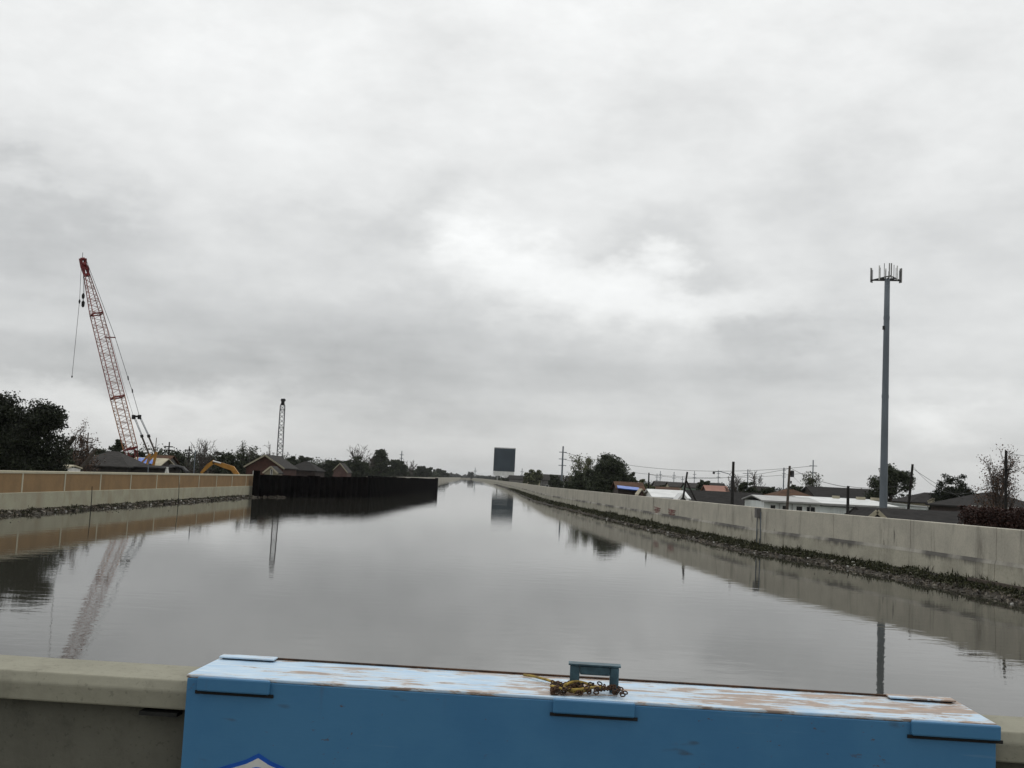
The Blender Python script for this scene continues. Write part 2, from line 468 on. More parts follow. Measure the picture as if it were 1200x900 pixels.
def resample(pts, step, grow=1.0):
    out = [Vector(pts[0])]
    acc = 0.0
    cur_step = step
    for a, b in zip(pts[:-1], pts[1:]):
        a, b = Vector(a), Vector(b)
        L = (b - a).length; t = cur_step - acc
        while t <= L:
            out.append(a + (b - a) * (t / L))
            cur_step *= grow
            t += cur_step
        acc = (acc + L) if t - cur_step < 0 else L - (t - cur_step)
    out.append(Vector(pts[-1]))
    return out


# ground sheet, water sheet, far land
g = MB()
g.add([(-12000, -3000, GZ), (12000, -3000, GZ), (12000, 20000, GZ), (-12000, 20000, GZ)], [(0, 1, 2, 3)])
tag(g.build('ground', MT['ground']), kind='structure')

m, wnt, b = base_mat('canal_water')
b.inputs['Base Color'].default_value = (0.036, 0.035, 0.028, 1)
b.inputs['Roughness'].default_value = 0.015; b.inputs['IOR'].default_value = 1.333
b.inputs['Specular IOR Level'].default_value = 0.5
r1 = pos_noise(wnt, (0.6, 1.1, 1), 1.25, 5, 0.5, 0.3)
r2 = pos_noise(wnt, (0.5, 1.0, 1), 0.25, 2, 0.5)
r3 = pos_noise(wnt, (1, 1, 1), 0.03, 2, 0.5)
patch = ramp(wnt, pos_noise(wnt, (1.4, 0.5, 1), 0.05, 4, 0.55), 0.38, 0.66)
hgt = math_n(wnt, 'MULTIPLY_ADD', r1, math_n(wnt, 'MULTIPLY_ADD', patch, 0.0030, 0.0032), math_n(wnt, 'MULTIPLY', r2, 0.002))
bp = N(wnt, 'ShaderNodeBump'); bp.inputs['Strength'].default_value = 1.0; bp.inputs['Distance'].default_value = 1.0
wnt.links.new(hgt, bp.inputs['Height']); wnt.links.new(bp.outputs[0], b.inputs['Normal'])
MT['water'] = m
wt = MB()
lft = [Vector((p.x - 0.3, p.y, 0)) for p in WL]
rgt = [Vector((p.x + 0.3, p.y, 0)) for p in WR]
lft_y = [p.y for p in lft]; rgt_y = [p.y for p in rgt]
ys = sorted(set([-25.0, 10, 50, 80, 120, 165, 230, 330, 450, 600, 800, 1100, 1500, 2000, min(lft_y[-1], rgt_y[-1])]))
lx = np.interp(ys, lft_y, [p.x for p in lft]); rx = np.interp(ys, rgt_y, [p.x for p in rgt])
vs = []
for x0, x1, y in zip(lx, rx, ys): vs += [(x0, y, 0), (x1, y, 0)]
wt.add(vs, [(2 * i, 2 * i + 1, 2 * i + 3, 2 * i + 2) for i in range(len(ys) - 1)])
tag(wt.build('water', MT['water']), kind='structure')
YEND = ys[-1]
fb = MB()
fb.box(((lx[-1] + rx[-1]) / 2, YEND + 60, 0.6), (900, 120, 3.2))
tag(fb.build('far_bank', MT['ground']), kind='structure')


# ------------------------------------------------------------------ floodwalls
def offset_dir(a, b, side):
    d = (b - a); d.z = 0; d.normalize()
    return Vector((-d.y, d.x, 0)) * side, d


rw = thing('floodwall', 'long pale grey concrete floodwall with stained footing above the weedy bank', 'wall', WR[0])
pts = resample(WR, 8.2, 1.012)
up, ft, led, gut = MB(), MB(), MB(), MB()
rnd = random.Random(4)
for a, b2 in zip(pts[:-1], pts[1:]):
    n, d = offset_dir(a, b2, 1)          # n towards the water (left)
    a2, b3 = a + d * 0.02, b2 - d * 0.02
    vec = b3 - a2
    def sec(o, z, a2=a2, n=n): return a2 + n * o + Vector((0, 0, z))
    up.prism([sec(0, 1.40), sec(0, WTOP - 0.03), sec(-0.03, WTOP), sec(-0.32, WTOP), sec(-0.35, WTOP - 0.03), sec(-0.35, 1.40)], vec)
    ft.prism([sec(0.10, -1.5), sec(0.08, 1.40), sec(0.012, 1.40), sec(-0.02, 1.38), sec(-0.02, -1.5)], vec)
    led.prism([sec(0.085, 1.404), sec(0.004, 1.60), sec(0.004, 1.404)], vec)
up.build('wall_panel_run', MT['wall_conc'], rw)
ft.build('footing', MT['foot_conc'], rw)
led.build('ledge', MT['ledge_stain'], rw)


def wall_face(Y):
    for a, b2 in zip(WR[:-1], WR[1:]):
        if a.y <= Y <= b2.y:
            t = (Y - a.y) / (b2.y - a.y)
            n, d = offset_dir(a, b2, 1)
            return a + (b2 - a) * t, n, d


def wall_at_px(px):
    best = None
    for Y in np.linspace(30, 400, 3701):
        p, n, d = wall_face(Y)
        dd = abs(project(p + Vector((0, 0, 1.5)))[0] - px)
        if best is None or dd < best[0]: best = (dd, Y)
    return best[1]


def project(p):
    v = M3.inverted() @ (Vector(p) - Vector((0, 0, CAMH)))
    return 600 + F * v.x / -v.z, 450 - F * v.y / -v.z


# sprayed red scrawl on the wall
for px in (770, 787):
    gm = MB()
    Y = wall_at_px(px); p, n, d = wall_face(Y)
    r = random.Random(px)
    o = p + n * 0.012
    prev = None
    for k in range(16):
        z = 2.15 - k * 0.085
        wdt = 1.7 * (1 - k / 20)
        q = o + d * ((-1) ** k * wdt + r.uniform(-.25, .25)) + Vector((0, 0, z + r.uniform(-.05, .05)))
        if prev is not None: gm.bar(prev, q, 0.02, 0.10)
        prev = q
    gm.build('graffiti', MT['graffiti'], rw)

# meter box with conduits on the wall
Yb = wall_at_px(890); p, n, d = wall_face(Yb)
jb = thing('electrical_box', 'small grey electrical box with two conduits fixed to the concrete floodwall', 'electrical box', p)
q = MB(); c = p + n * 0.17
def obox(mb, c, d, n, z0, z1, wd, dp):
    a = c - d * wd / 2 - n * dp / 2
    q4 = [a, a + d * wd, a + d * wd + n * dp, a + n * dp]
    mb.hexa([x + Vector((0, 0, z0)) for x in q4] + [x + Vector((0, 0, z1)) for x in q4])
obox(q, c, d, n, 2.45, 3.2, 0.6, 0.3)
q.build('cabinet', MT['grey_wall'], jb)
q = MB(); obox(q, c - n * 0.165, d, n, 2.5, 3.15, 0.5, 0.02); q.build('door', MT['shade'], jb)
for s in (-0.75, 0.12):
    q = MB(); q.tube([p + n * 0.16 + d * s + Vector((0, 0, -0.3)), p + n * 0.16 + d * s + Vector((0, 0, 2.5 if s > 0 else 2.9))], 0.045, 6)
    q.build('conduit', MT['steel_grey'], jb)

# left wall
lw = thing('floodwall', 'concrete floodwall with tan panels above a pale base, left of the canal', 'wall', WL[0])
cap, base, pil = MB(), MB(), MB()
la, lb = WL[1], WL[2]
ld = (lb - la).normalized(); ln = Vector((ld.y, -ld.x, 0))         # ln towards the water
def LP(s, o, z): return la + ld * s + ln * o + Vector((0, 0, z))
s0 = -75.0; s1 = (lb - la).length - 0.3
base.prism([LP(s0, 0.14, -1.5), LP(s0, 0.12, 1.58), LP(s0, 0.10, 1.62), LP(s0, -0.4, 1.62), LP(s0, -0.4, -1.5)], ld * (s1 - s0))
cap.prism([LP(s0, 0.05, 3.10), LP(s0, 0.05, 3.27), LP(s0, 0.03, 3.30), LP(s0, -0.42, 3.30), LP(s0, -0.45, 3.27), LP(s0, -0.45, 3.10)], ld * (s1 - s0))
base.build('base_wall', MT['left_conc'], lw); cap.build('cap', MT['cap_conc'], lw)
s = s0 + 3.2
k = 0
edges = []
off0 = None
# joints seen at pixel columns: step 8.2 m, phase set so one joint stands at column 26
jp = [sv for sv in np.linspace(-10, 20, 601)]
best = min(jp, key=lambda sv: abs(project(LP(sv, 0, 2.3))[0] - 26))
js = [best + 8.2 * i for i in range(-10, 12)]
js = [x for x in js if s0 < x < s1]
ends = [s0] + js + [s1]
for a_, b_ in zip(ends[:-1], ends[1:]):
    q = MB()
    q.prism([LP(a_ + 0.12, 0.0, 1.622), LP(a_ + 0.12, 0.0, 3.098), LP(a_ + 0.12, -0.36, 3.098), LP(a_ + 0.12, -0.36, 1.622)], ld * (b_ - a_ - 0.24))
    q.build('tan_panel', MT['tan'], lw)
for x in js:
    pil = MB(); pil.prism([LP(x - 0.118, 0.03, 1.622), LP(x - 0.118, 0.03, 3.098), LP(x - 0.118, -0.38, 3.098), LP(x - 0.118, -0.38, 1.622)], ld * 0.236)
    pil.build('joint_strip', MT['cap_conc'], lw)

# far stretch of the left wall beyond the sheet piling
fw = thing('floodwall', 'distant pale floodwall on the bend beyond the end of the sheet piling', 'wall', WL[3])
q = MB()
for a, b2 in zip(WL[3:-1], WL[4:]):
    n, d = offset_dir(a, b2, -1)
    q.prism([a + Vector((0, 0, -1.5)), a + Vector((0, 0, 3.2)), a - n * 0.4 + Vector((0, 0, 3.2)), a - n * 0.4 + Vector((0, 0, -1.5))], b2 - a)
a, b2 = WL[2] + ld * 0 , WL[3]
q.build('wall_run', MT['wall_conc'], fw)
q = MB()
ec = WL[-1]; e2 = WR[-1]
q.bar(Vector((ec.x - 60, YEND - 3, 1.0)), Vector((e2.x + 60, YEND - 3, 1.0)), 1.0, 3.4)
tag(q.build('canal_end_wall', MT['wall_conc']), 'far pale concrete wall closing the canal on the horizon', 'wall')

# ------------------------------------------------------------------ cofferdam of sheet piles
A = gz(299, hz(299) + 35.6); B = gz(430, hz(430) + 30); Cc = gz(511, hz(511) + 18); Dd = Vector((-43, Cc.y + 14, 0))
cd = thing('cofferdam', 'black steel sheet pile cofferdam standing out into the canal', 'cofferdam', A)


def sheet_run(p, q, top0, top1, name, rng):
    p, q = Vector(p), Vector(q)
    L = (q - p).length; d = (q - p).normalized(); n = Vector((d.y, -d.x, 0))
    mb = MB(); step = 0.42; k = int(L / (4 * step))
    prof = []
    for i in range(k + 1):
        s = i * 4 * step
        for ds, o in ((0, 0), (step * 1.3, 0), (step * 2, 0.42), (step * 3.3, 0.42)):
            if s + ds <= L: prof.append((s + ds, o, i))
    prof.append((L, 0, k))
    tops = {}
    vs, fs = [], []
    for s, o, i in prof:
        if i not in tops: tops[i] = rng.uniform(-0.05, 0.05) - (0.12 if rng.random() < 0.08 else 0)
        zt = top0 + (top1 - top0) * s / L + tops[i]
        a = p + d * s + n * o
        b_ = a - n * 0.05
        vs += [a + Vector((0, 0, -1.5)), a + Vector((0, 0, zt)), b_ + Vector((0, 0, zt)), b_ + Vector((0, 0, -1.5))]
    for i in range(len(prof) - 1):
        a, c = 4 * i, 4 * (i + 1)
        for j in range(4):
            j2 = (j + 1) % 4
            fs.append((a + j, c + j, c + j2, a + j2))
    fs += [(0, 1, 2, 3), (len(vs) - 4, len(vs) - 3, len(vs) - 2, len(vs) - 1)]
    mb.add(vs, fs)
    return mb.build(name, MT['sheet'], cd)


rg = random.Random(11)
sheet_run(A, B, 3.36, 3.62, 'pile_wall', rg); sheet_run(B, Cc, 3.62, 3.58, 'pile_wall', rg); sheet_run(Cc, Dd, 3.58, 3.4, 'pile_wall', rg)
for p_, z_ in ((A, 3.95), (Cc, 3.8)):
    q = MB(); q.box((p_.x, p_.y, (z_ - 1.5) / 2), (0.9, 0.5, z_ + 1.5)); q.build('corner_pile', MT['sheet'], cd)
q = MB()
for a, b2 in ((A, B), (B, Cc)):
    n, d = offset_dir(a, b2, 1)
    q.bar(a + n * 0.4 + Vector((0, 0, 2.9)), b2 + n * 0.4 + Vector((0, 0, 3.0)), 0.35, 0.35)
q.build('waler_beam', MT['sheet'], cd)
# pale strip of far cap behind the cofferdam's end
# ------------------------------------------------------------------ banks, weeds, litter
def bank(name, pts, side, wfun, hfun, seed, step=1.2):
    pts = resample(pts, step, 1.004)
    mb = MB(); vs, fs = [], []
    cols = 7
    for i, a in enumerate(pts):
        b2 = pts[min(i + 1, len(pts) - 1)]; a0 = pts[max(i - 1, 0)]
        n, d = offset_dir(a0, b2, side)
        W = wfun(a); H = hfun(a)
        for k in range(cols):
            t = k / (cols - 1)
            nz = mnoise.noise(Vector((a.x * 0.35 + seed, a.y * 0.35, t * 3)))
            nz2 = mnoise.noise(Vector((a.x * 1.1 + seed, a.y * 1.1, t * 6)))
            z = H * (1 - t) ** 0.8 + 0.10 * nz * (1 - t * 0.5) + 0.06 * nz2 - 0.12 * t
            ww = W * (1 + 0.5 * mnoise.noise(Vector((a.y * 0.2, seed, 0))) + 0.25 * mnoise.noise(Vector((a.y * 0.8, seed, 2))))
            p = a + n * (0.12 + ww * t)
            vs.append((p.x, p.y, z))
    for i in range(len(pts) - 1):
        for k in range(cols - 1):
            fs.append((i * cols + k, i * cols + k + 1, (i + 1) * cols + k + 1, (i + 1) * cols + k))
    mb.add(vs, fs)
    tag(mb.build(name, MT['mud'], smooth=True), kind='structure')
    return np.array(vs).reshape(len(pts), cols, 3)


RB = bank('bank', WR[:9], 1, lambda a: 2.1 + min(a.y, 120) * 0.007, lambda a: 0.40, 3.0)
LB = bank('bank', [LP(s0, 0, 0), LP(s1, 0, 0)], -1, lambda a: 1.5 if a.y > 0 else 0.8, lambda a: 0.26, 9.0)
# small mud spit at the foot of the sheet piling
tt = [A + Vector((-1, -1.2, 0)), A + (B - A) * 0.22 + Vector((0, -0.8, 0))]
SB = bank('bank', tt, -1, lambda a: 0.9, lambda a: 0.18, 5.0)


def scatter(name, arr, n, size, mat, seed, kmin, kmax, lift, ymin, ymax, dens=None, flat=0.0, clump=None):
    rng = np.random.default_rng(seed)
    ny, nc, _ = arr.shape
    ok = [i for i in range(ny) if ymin < arr[i, 0, 1] < ymax]
    out = []; sizes = []
    tries = 0
    while len(out) < n and tries < n * 6:
        tries += 1
        i = ok[rng.integers(len(ok))]; t = rng.uniform(kmin, kmax) * (nc - 1); k = min(int(t), nc - 2); f = t - k
        j = min(i + 1, ny - 1); g_ = rng.uniform()
        p = (arr[i, k] * (1 - f) + arr[i, k + 1] * f) * (1 - g_) + (arr[j, k] * (1 - f) + arr[j, k + 1] * f) * g_
        cl = 1.0
        if clump:
            cl = mnoise.noise(Vector((p[0] * clump + seed, p[1] * clump, t * 0.8))) * 0.9 + 0.55
            if rng.uniform() > cl: continue
        if p[2] < -0.03: continue
        h = abs(rng.normal()) * lift * max(cl, 0.2)
        out.append((p[0] + rng.normal() * 0.05, p[1] + rng.normal() * 0.05, p[2] + 0.02 + h)); sizes.append(size)
    o = leaf_mesh(name, out, sizes, mat, None, rng, flat)
    tag(o, kind='stuff')
    return o


scatter('weeds', RB, 26000, 0.15, MT['weed'], 1, 0.0, 0.6, 0.10, 30, 140, clump=0.45)
scatter('weeds', RB, 18000, 0.28, MT['weed'], 2, 0.0, 0.65, 0.15, 110, 480, clump=0.2)


def blades(arr, clumps, seed, ymin, ymax, hmax, mat):
    r = random.Random(seed); mb = MB()
    ny, nc, _ = arr.shape
    ok = [i for i in range(ny) if ymin < arr[i, 0, 1] < ymax]
    for _ in range(clumps):
        i = r.choice(ok); k = r.choice((0, 0, 1, 1, 2, 3)); p = arr[i, k]; hh = hmax * r.uniform(.35, 1) ** 1.5
        for _ in range(r.randint(7, 16)):
            b0 = Vector((p[0] + r.gauss(0, .18), p[1] + r.gauss(0, .25), p[2] - .05)); h = hh * r.uniform(.5, 1)
            lean_ = Vector((r.gauss(0, .28), r.gauss(0, .28), 1)) * h
            sd2 = Vector((-lean_.y, lean_.x, 0)); sd2 = (sd2.normalized() if sd2.length > 1e-4 else Vector((1, 0, 0))) * r.uniform(.018, .035)
            m_ = b0 + lean_ * .55
            t_ = b0 + lean_ + Vector((lean_.x, lean_.y, -.1 * h)) * .6
            mb.add([b0 - sd2, b0 + sd2, m_ + sd2, m_ - sd2, t_], [(0, 1, 2, 3), (3, 2, 4)])
    tag(mb.build('tall_weeds', mat), kind='stuff')


blades(RB, 260, 21, 32, 150, 0.7, MT['weed']); blades(RB, 170, 22, 140, 320, 0.9, MT['weed']); blades(LB, 60, 23, 60, 165, 0.5, MT['weed'])
scatter('litter', RB, 5200, 0.20, MT['litter'], 3, 0.3, 0.95, 0.02, 25, 200, clump=0.5)
scatter('litter', LB, 5200, 0.26, MT['litter'], 5, 0.0, 0.95, 0.03, 40, 168, clump=0.4)
scatter('weeds', LB, 4500, 0.22, MT['weed'], 6, 0.0, 0.7, 0.04, 40, 168, clump=0.5)
scatter('litter', SB, 300, 0.2, MT['litter'], 8, 0.0, 0.9, 0.03, 30, 400)


MT['scrap'] = plain('pale_scrap', (0.6, 0.6, 0.57), (0.4, 0.38, 0.34), 2, 0.8)


def rubble(arr, n, seed, mat, smin, smax, ymin, ymax):
    r = random.Random(seed); mb = MB()
    ny, nc, _ = arr.shape
    ok = [i for i in range(ny) if ymin < arr[i, 0, 1] < ymax]
    for _ in range(n):
        i = r.choice(ok); k = r.randrange(2, nc - 1); p = arr[i, k]
        s = r.uniform(smin, smax)
        c = Vector((p[0] + r.uniform(-.3, .3), p[1] + r.uniform(-.4, .4), max(p[2], -0.05) + s * 0.2))
        rot = Matrix.Rotation(r.uniform(0, 6), 3, 'Z') @ Matrix.Rotation(r.uniform(-.5, .5), 3, 'X')
        q = []
        for dz in (-1, 1):
            for dx, dy in ((-1, -1), (1, -1), (1, 1), (-1, 1)):
                q.append(c + rot @ Vector((dx * s * r.uniform(.35, .6), dy * s * r.uniform(.25, .5), dz * s * r.uniform(.12, .3))))
        mb.hexa(q)
    tag(mb.build('rubble', mat), kind='stuff')


rubble(RB, 300, 2, MT['rubble'], 0.08, 0.26, 35, 110)
rubble(RB, 110, 5, MT['rubble'], 0.15, 0.4, 110, 260)
rubble(RB, 60, 15, MT['scrap'], 0.08, 0.22, 35, 150)
rubble(LB, 40, 16, MT['scrap'], 0.1, 0.25, 60, 165)
rubble(LB, 200, 3, MT['rubble'], 0.15, 0.45, 60, 165)

rr_ = np.random.default_rng(31); fl_pts = []
for arr, sgn, n_ in ((RB, -1, 900), (LB, 1, 700)):
    ok = [i for i in range(arr.shape[0]) if 36 < arr[i, 0, 1] < 170]
    while n_ > 0:
        i = ok[rr_.integers(len(ok))]; p_ = arr[i, -1]
        if mnoise.noise(Vector((p_[1] * .12, sgn * 4, 0))) < rr_.uniform(-.3, .5): n_ -= 1; continue
        fl_pts.append((p_[0] + sgn * abs(rr_.normal()) * 1.3, p_[1] + rr_.normal() * .4, 0.012)); n_ -= 1
tag(leaf_mesh('floating_debris', fl_pts, [.14] * len(fl_pts), MT['litter'], None, rr_, .9), kind='stuff')

# timbers lying on the bank and sticks standing in the shallows
p = gz(1120, hz(1120) + 92, 0.25)
q = MB(); n, d = offset_dir(WR[1], WR[2], 1)
q.bar(wall_face(56)[0] + n * 0.55 + Vector((0, 0, .52)), wall_face(50.5)[0] + n * 0.6 + Vector((0, 0, .50)), 0.2, 0.16)
tag(q.build('driftwood_beam', MT['pole_wood']), 'long brown timber lying along the foot of the grey floodwall', 'timber')
for (x0, y0, x1, y1, wd, lab) in ((106, 599, 108, 570, 0.045, 'thin upright stick standing at the foot of the tan panelled floodwall'),
                                  (209, 590, 210, 557, 0.04, 'slender upright rod against the tan floodwall beside a slanting stick'),
                                  (232, 584.5, 221, 574, 0.10, 'dark stick slanting out of the debris below the tan floodwall')):
    b0 = gz(x0, y0, 0.05); b1 = P(x1, y1, b0.y - 0.1)
    b0 = b0 + Vector((0, 0, -0.3))
    q = MB(); q.tube([b0, (b0 + b1) / 2 + Vector((0.03, 0, 0)), b1], [wd, wd * 0.85, wd * 0.6], 6)
    tag(q.build('stick', MT['creo']), lab, 'stick')

# ------------------------------------------------------------------ trees
RNG = np.random.default_rng(77)


def bez(a, b, c, n):
    return [a * (1 - t) ** 2 + b * 2 * t * (1 - t) + c * t * t for t in [i / n for i in range(n + 1)]]


def tree(name, label, px, pyt, wpx, D, kind='bushy', seed=0, group=None, leaf=None, dens=1.0, low=0.25, base=GZ, xpx=None, lean=0.0, blobs=None):
    r = random.Random(seed * 7 + int(px)); rng = np.random.default_rng(seed * 13 + int(px))
    top = P(px, pyt, D); X = top.x; H = top.z - base; W = wpx / F * D
    root = thing(name, label, 'tree' if 'tree' in name or name == 'live_oak' else 'shrub', (X, D, base), group)
    O = Vector((X, D, base))
    px1 = D / F / 0.853
    tw, cr = MB(), MB()
    tr = max(0.02 * H, 0.12)
    minr = 0.16 * px1
    cz = H * (low + (1 - low) / 2); rz_ = H * (1 - low) / 2
    pts, sizes = [], []
    if blobs is None:
        blobs = [(0, 0, cz, W / 2, rz_)]
    else:
        blobs = [(bx * W, by * W, bz * H, brx * W, brz * H) for bx, by, bz, brx, brz in blobs]
    forks = 1 if kind in ('pine',) else (2 if r.random() < .5 else 1)
    ft_ = H * (low + 0.12)
    trunk_pts = [O, O + Vector((lean * H * .1, 0, H * low * .5)), O + Vector((lean * H * .2 + r.uniform(-.02, .02) * H, 0, ft_)),
                 O + Vector((lean * H * .3 + r.uniform(-.04, .04) * H, r.uniform(-.03, .03) * H, H * .82))]
    tw.tube(trunk_pts, [tr, tr * .8, tr * .65, max(tr * .2, minr)], 7)

    def trunk_at(h):
        for a, b in zip(trunk_pts[:-1], trunk_pts[1:]):
            if a.z - base <= h <= b.z - base:
                return a + (b - a) * ((h - (a.z - base)) / max(b.z - a.z, 1e-6))
        return trunk_pts[-1]
    if kind in ('bare', 'half'):
        nl = int(16 * dens)
        for i in range(nl):
            bl = r.choice(blobs)
            th = r.uniform(0, 6.283); rr = math.sqrt(r.uniform(.1, 1))
            zz = r.uniform(-.6, 1)
            k_ = math.sqrt(max(0.05, 1 - max(zz, 0) ** 2 * .85))
            tip = O + Vector((bl[0] + math.cos(th) * rr * bl[3] * k_, bl[1] + math.sin(th) * rr * bl[3] * k_, bl[2] + zz * bl[4]))
            h0 = max(H * low * .7, min((tip.z - base) * r.uniform(.3, .6), H * .7))
            a = trunk_at(h0)
            mid = a * .5 + tip * .5 + Vector((r.uniform(-.05, .05) * H, r.uniform(-.05, .05) * H, -(tip - a).length * .06))
            path = bez(a, mid, tip, 5)
            r0 = max(tr * .4, minr * 1.4)
            cr.tube(path, [r0 * (1 - .75 * t / 5) for t in range(6)], 4, cap=False)
            for j in range(int(9)):
                t = r.uniform(.3, 1.0); k = min(int(t * 5), 4)
                s_ = path[k] + (path[k + 1] - path[k]) * (t * 5 - k)
                dirv = (path[k + 1] - path[k]).normalized() + Vector((r.gauss(0, .6), r.gauss(0, .6), r.gauss(.25, .45)))
                L = H * r.uniform(.06, .15)
                e = s_ + dirv.normalized() * L
                m2 = (s_ + e) / 2 + Vector((r.gauss(0, .05), r.gauss(0, .05), .04)) * L
                cr.tube([s_, m2, e], [max(r0 * .35, minr), max(r0 * .28, minr), minr * .7], 3, cap=False)
                for q_ in range(4):
                    s2 = s_ + (e - s_) * r.uniform(.3, 1)
                    d2 = (e - s_).normalized() + Vector((r.gauss(0, .7), r.gauss(0, .7), r.gauss(.2, .5)))
                    e2 = s2 + d2.normalized() * L * r.uniform(.3, .6)
                    cr.tube([s2, e2], [minr, minr * .5], 3, cap=False)
                    if kind == 'half' and r.random() < .8:
                        for _ in range(5):
                            pts.append(e2 + Vector((r.gauss(0, .03), r.gauss(0, .03), r.gauss(0, .03))) * H); sizes.append(max(.16, 1.7 * px1))
        tw.build('trunk', MT['twig'], root)
        co = cr.build('crown', MT['twig'], root)
        if pts:
            leaf_mesh('foliage', pts, sizes, MT[leaf or 'olive'], root, rng)
        return root
    ncl = int({'oak': 260, 'bushy': 95, 'pine': 70, 'small': 45}[kind] * dens)
    per = {'oak': 150, 'bushy': 100, 'pine': 120, 'small': 70}[kind]
    ls = max(.26 if kind != 'oak' else .28, 1.9 * px1)
    sd_ = r.uniform(0, 50)
    for i in range(ncl):
        for _ in range(20):
            bl = blobs[r.randrange(len(blobs))]
            v = rng.normal(size=3); v /= np.linalg.norm(v)
            rad = r.uniform(.05, .95) ** .5
            lump = 0.9 + .3 * mnoise.noise(Vector((v[0] * 1.7 + sd_, v[1] * 1.7, v[2] * 1.7 + bl[0])))
            p_ = Vector((bl[0] + v[0] * rad * bl[3] * lump, bl[1] + v[1] * rad * bl[3] * lump, bl[2] + v[2] * rad * bl[4] * lump))
            if p_.z < H * .08: continue
            gap = mnoise.noise(Vector((p_.x / W * 4 + sd_, p_.y / W * 4, p_.z / W * 4)))
            if kind != 'oak' and gap < (-.45 if kind != 'pine' else -.34): continue
            break
        tip = O + p_
        h0 = max(H * low * .6, min(p_.z * r.uniform(.4, .75), H * .75))
        a = trunk_at(h0)
        mid = a * .45 + tip * .55 + Vector((0, 0, (tip - a).length * r.uniform(-.12, .12)))
        if i % 3 == 0:
            cr.tube(bez(a, mid, tip, 4), [max(tr * .32, minr), max(tr * .25, minr), max(tr * .18, minr * .8), max(tr * .12, minr * .7), minr * .5], 4, cap=False)
        sg = min(W, H) * r.uniform(.028, .055) * (1.15 if kind == 'pine' else 1)
        nn = int(per * r.uniform(.6, 1.3))
        g_ = np.clip(rng.normal(size=(nn, 3)), -1.7, 1.7) * np.array([sg * 1.2, sg * 1.2, sg * .75]) + np.array(tip)
        pts += list(g_); sizes += [ls] * nn
    tw.build('trunk', MT['bark'], root)
    br = cr.build('branches', MT['bark'], root)
    leaf_mesh('crown', pts, sizes, MT[leaf or 'dark_leaf'], root, rng)
    return root


T = tree
GL, GR = 'trees behind the tan floodwall', 'trees behind the grey floodwall'
T('live_oak', 'big dark live oak looming over the tan floodwall', 14, 457, 150, 104, 'oak', 1, GL, 'oak', low=.12, dens=1.9,
  blobs=[(-.05, 0, .62, .42, .36), (.25, .05, .45, .24, .34), (-.35, .1, .5, .3, .4), (.1, -.1, .3, .4, .25), (.32, 0, .27, .12, .2), (.28, 0, .78, .1, .12), (-.28, 0, .86, .12, .12), (-.12, 0, .8, .16, .14), (.1, 0, .4, .4, .3), (-.1, 0, .5, .4, .35), (.08, 0, .68, .26, .24), (-.12, 0, .74, .26, .2)])
T('scrub_tree', 'tangled half bare tree just right of the big live oak', 92, 503, 48, 135, 'half', 2, GL, 'brown_leaf', low=.15, dens=1.8)
T('scrub_tree', 'dark bushy tree behind the leaning trunk, under the big oak', 76, 520, 40, 128, 'bushy', 3, GL, low=.1, dens=.7)
T('round_tree', 'low round dark tree behind the hip roofed house', 123, 520, 34, 230, 'bushy', 4, GL, low=.15)
T('pine_tree', 'slim dark pine beside the foot of the red crane', 138, 513, 20, 240, 'pine', 5, GL, low=.4, dens=.8)
T('round_tree', 'small dark tree behind the red base of the crane', 163, 524, 26, 300, 'bushy', 6, GL, low=.15)
T('round_tree', 'grey green tree between the crane gantry and the double crossarm pole', 190, 529, 36, 310, 'bushy', 7, GL, 'mid_leaf', low=.15, dens=.8)
T('scrub_tree', 'shaggy upright tree between the two double crossarm poles', 208, 526, 26, 280, 'bushy', 8, GL, low=.12, dens=.8)
T('bare_tree', 'tall bare grey tree rising behind the yellow excavator', 238, 516, 36, 220, 'bare', 9, GL, low=.15, dens=1.9)
T('round_tree', 'dark tree mass left of the brick gable house', 262, 528, 34, 260, 'bushy', 10, GL, low=.1)
T('scrub_tree', 'ragged tree with thin top branches behind the brick gable house', 292, 519, 40, 250, 'half', 11, GL, 'dark_leaf', low=.12, dens=1.6)
T('round_tree', 'dense dark tree hugging the brick gable house from behind', 278, 529, 34, 245, 'bushy', 12, GL, low=.1)
T('bare_tree', 'thin broken bare tree left of the dark lattice mast', 316, 522, 16, 240, 'bare', 13, GL, low=.3, dens=.7)
T('round_tree', 'dark tree touching the foot of the dark lattice mast', 332, 535, 30, 330, 'bushy', 14, GL, low=.1)
T('round_tree', 'small round crown above the dark hip roof right of the mast', 341, 532, 22, 360, 'bushy', 15, GL, low=.15)
T('round_tree', 'taller dark crown above the sheet piling, right of the hip roof', 357, 531, 24, 370, 'bushy', 16, GL, low=.12)
T('palm_tree', 'dark shaggy low tree directly behind the sheet piling top', 376, 540, 34, 300, 'bushy', 17, GL, 'oak', low=.1)
T('round_tree', 'dark tree beside the pinkish gable behind the sheet piling', 394, 536, 34, 420, 'bushy', 18, GL, low=.1)
T('bare_tree', 'tall bare tree forking above the dark treeline', 424, 518, 30, 470, 'bare', 19, GL, low=.2, dens=1.4)
T('round_tree', 'broad dark tree below the tall forked bare tree', 418, 534, 34, 460, 'bushy', 20, GL, low=.1)
T('conifer_tree', 'pointed dark tree, the highest leafy crown over the sheet piling', 446, 527, 36, 560, 'bushy', 21, GL, low=.05,
  blobs=[(0, 0, .35, .5, .33), (0, 0, .62, .3, .25), (.02, 0, .83, .15, .17)])
T('bare_tree', 'hazy bare tree beside the far left pylon', 477, 539, 24, 700, 'bare', 22, GL, low=.2, dens=1.3)
T('round_tree', 'dark crown at the right shoulder of the pointed tree', 466, 538, 30, 640, 'bushy', 23, GL, low=.08)
T('round_tree', 'rounded far tree above the end of the sheet piling', 497, 545, 28, 900, 'bushy', 24, GL, low=.08)
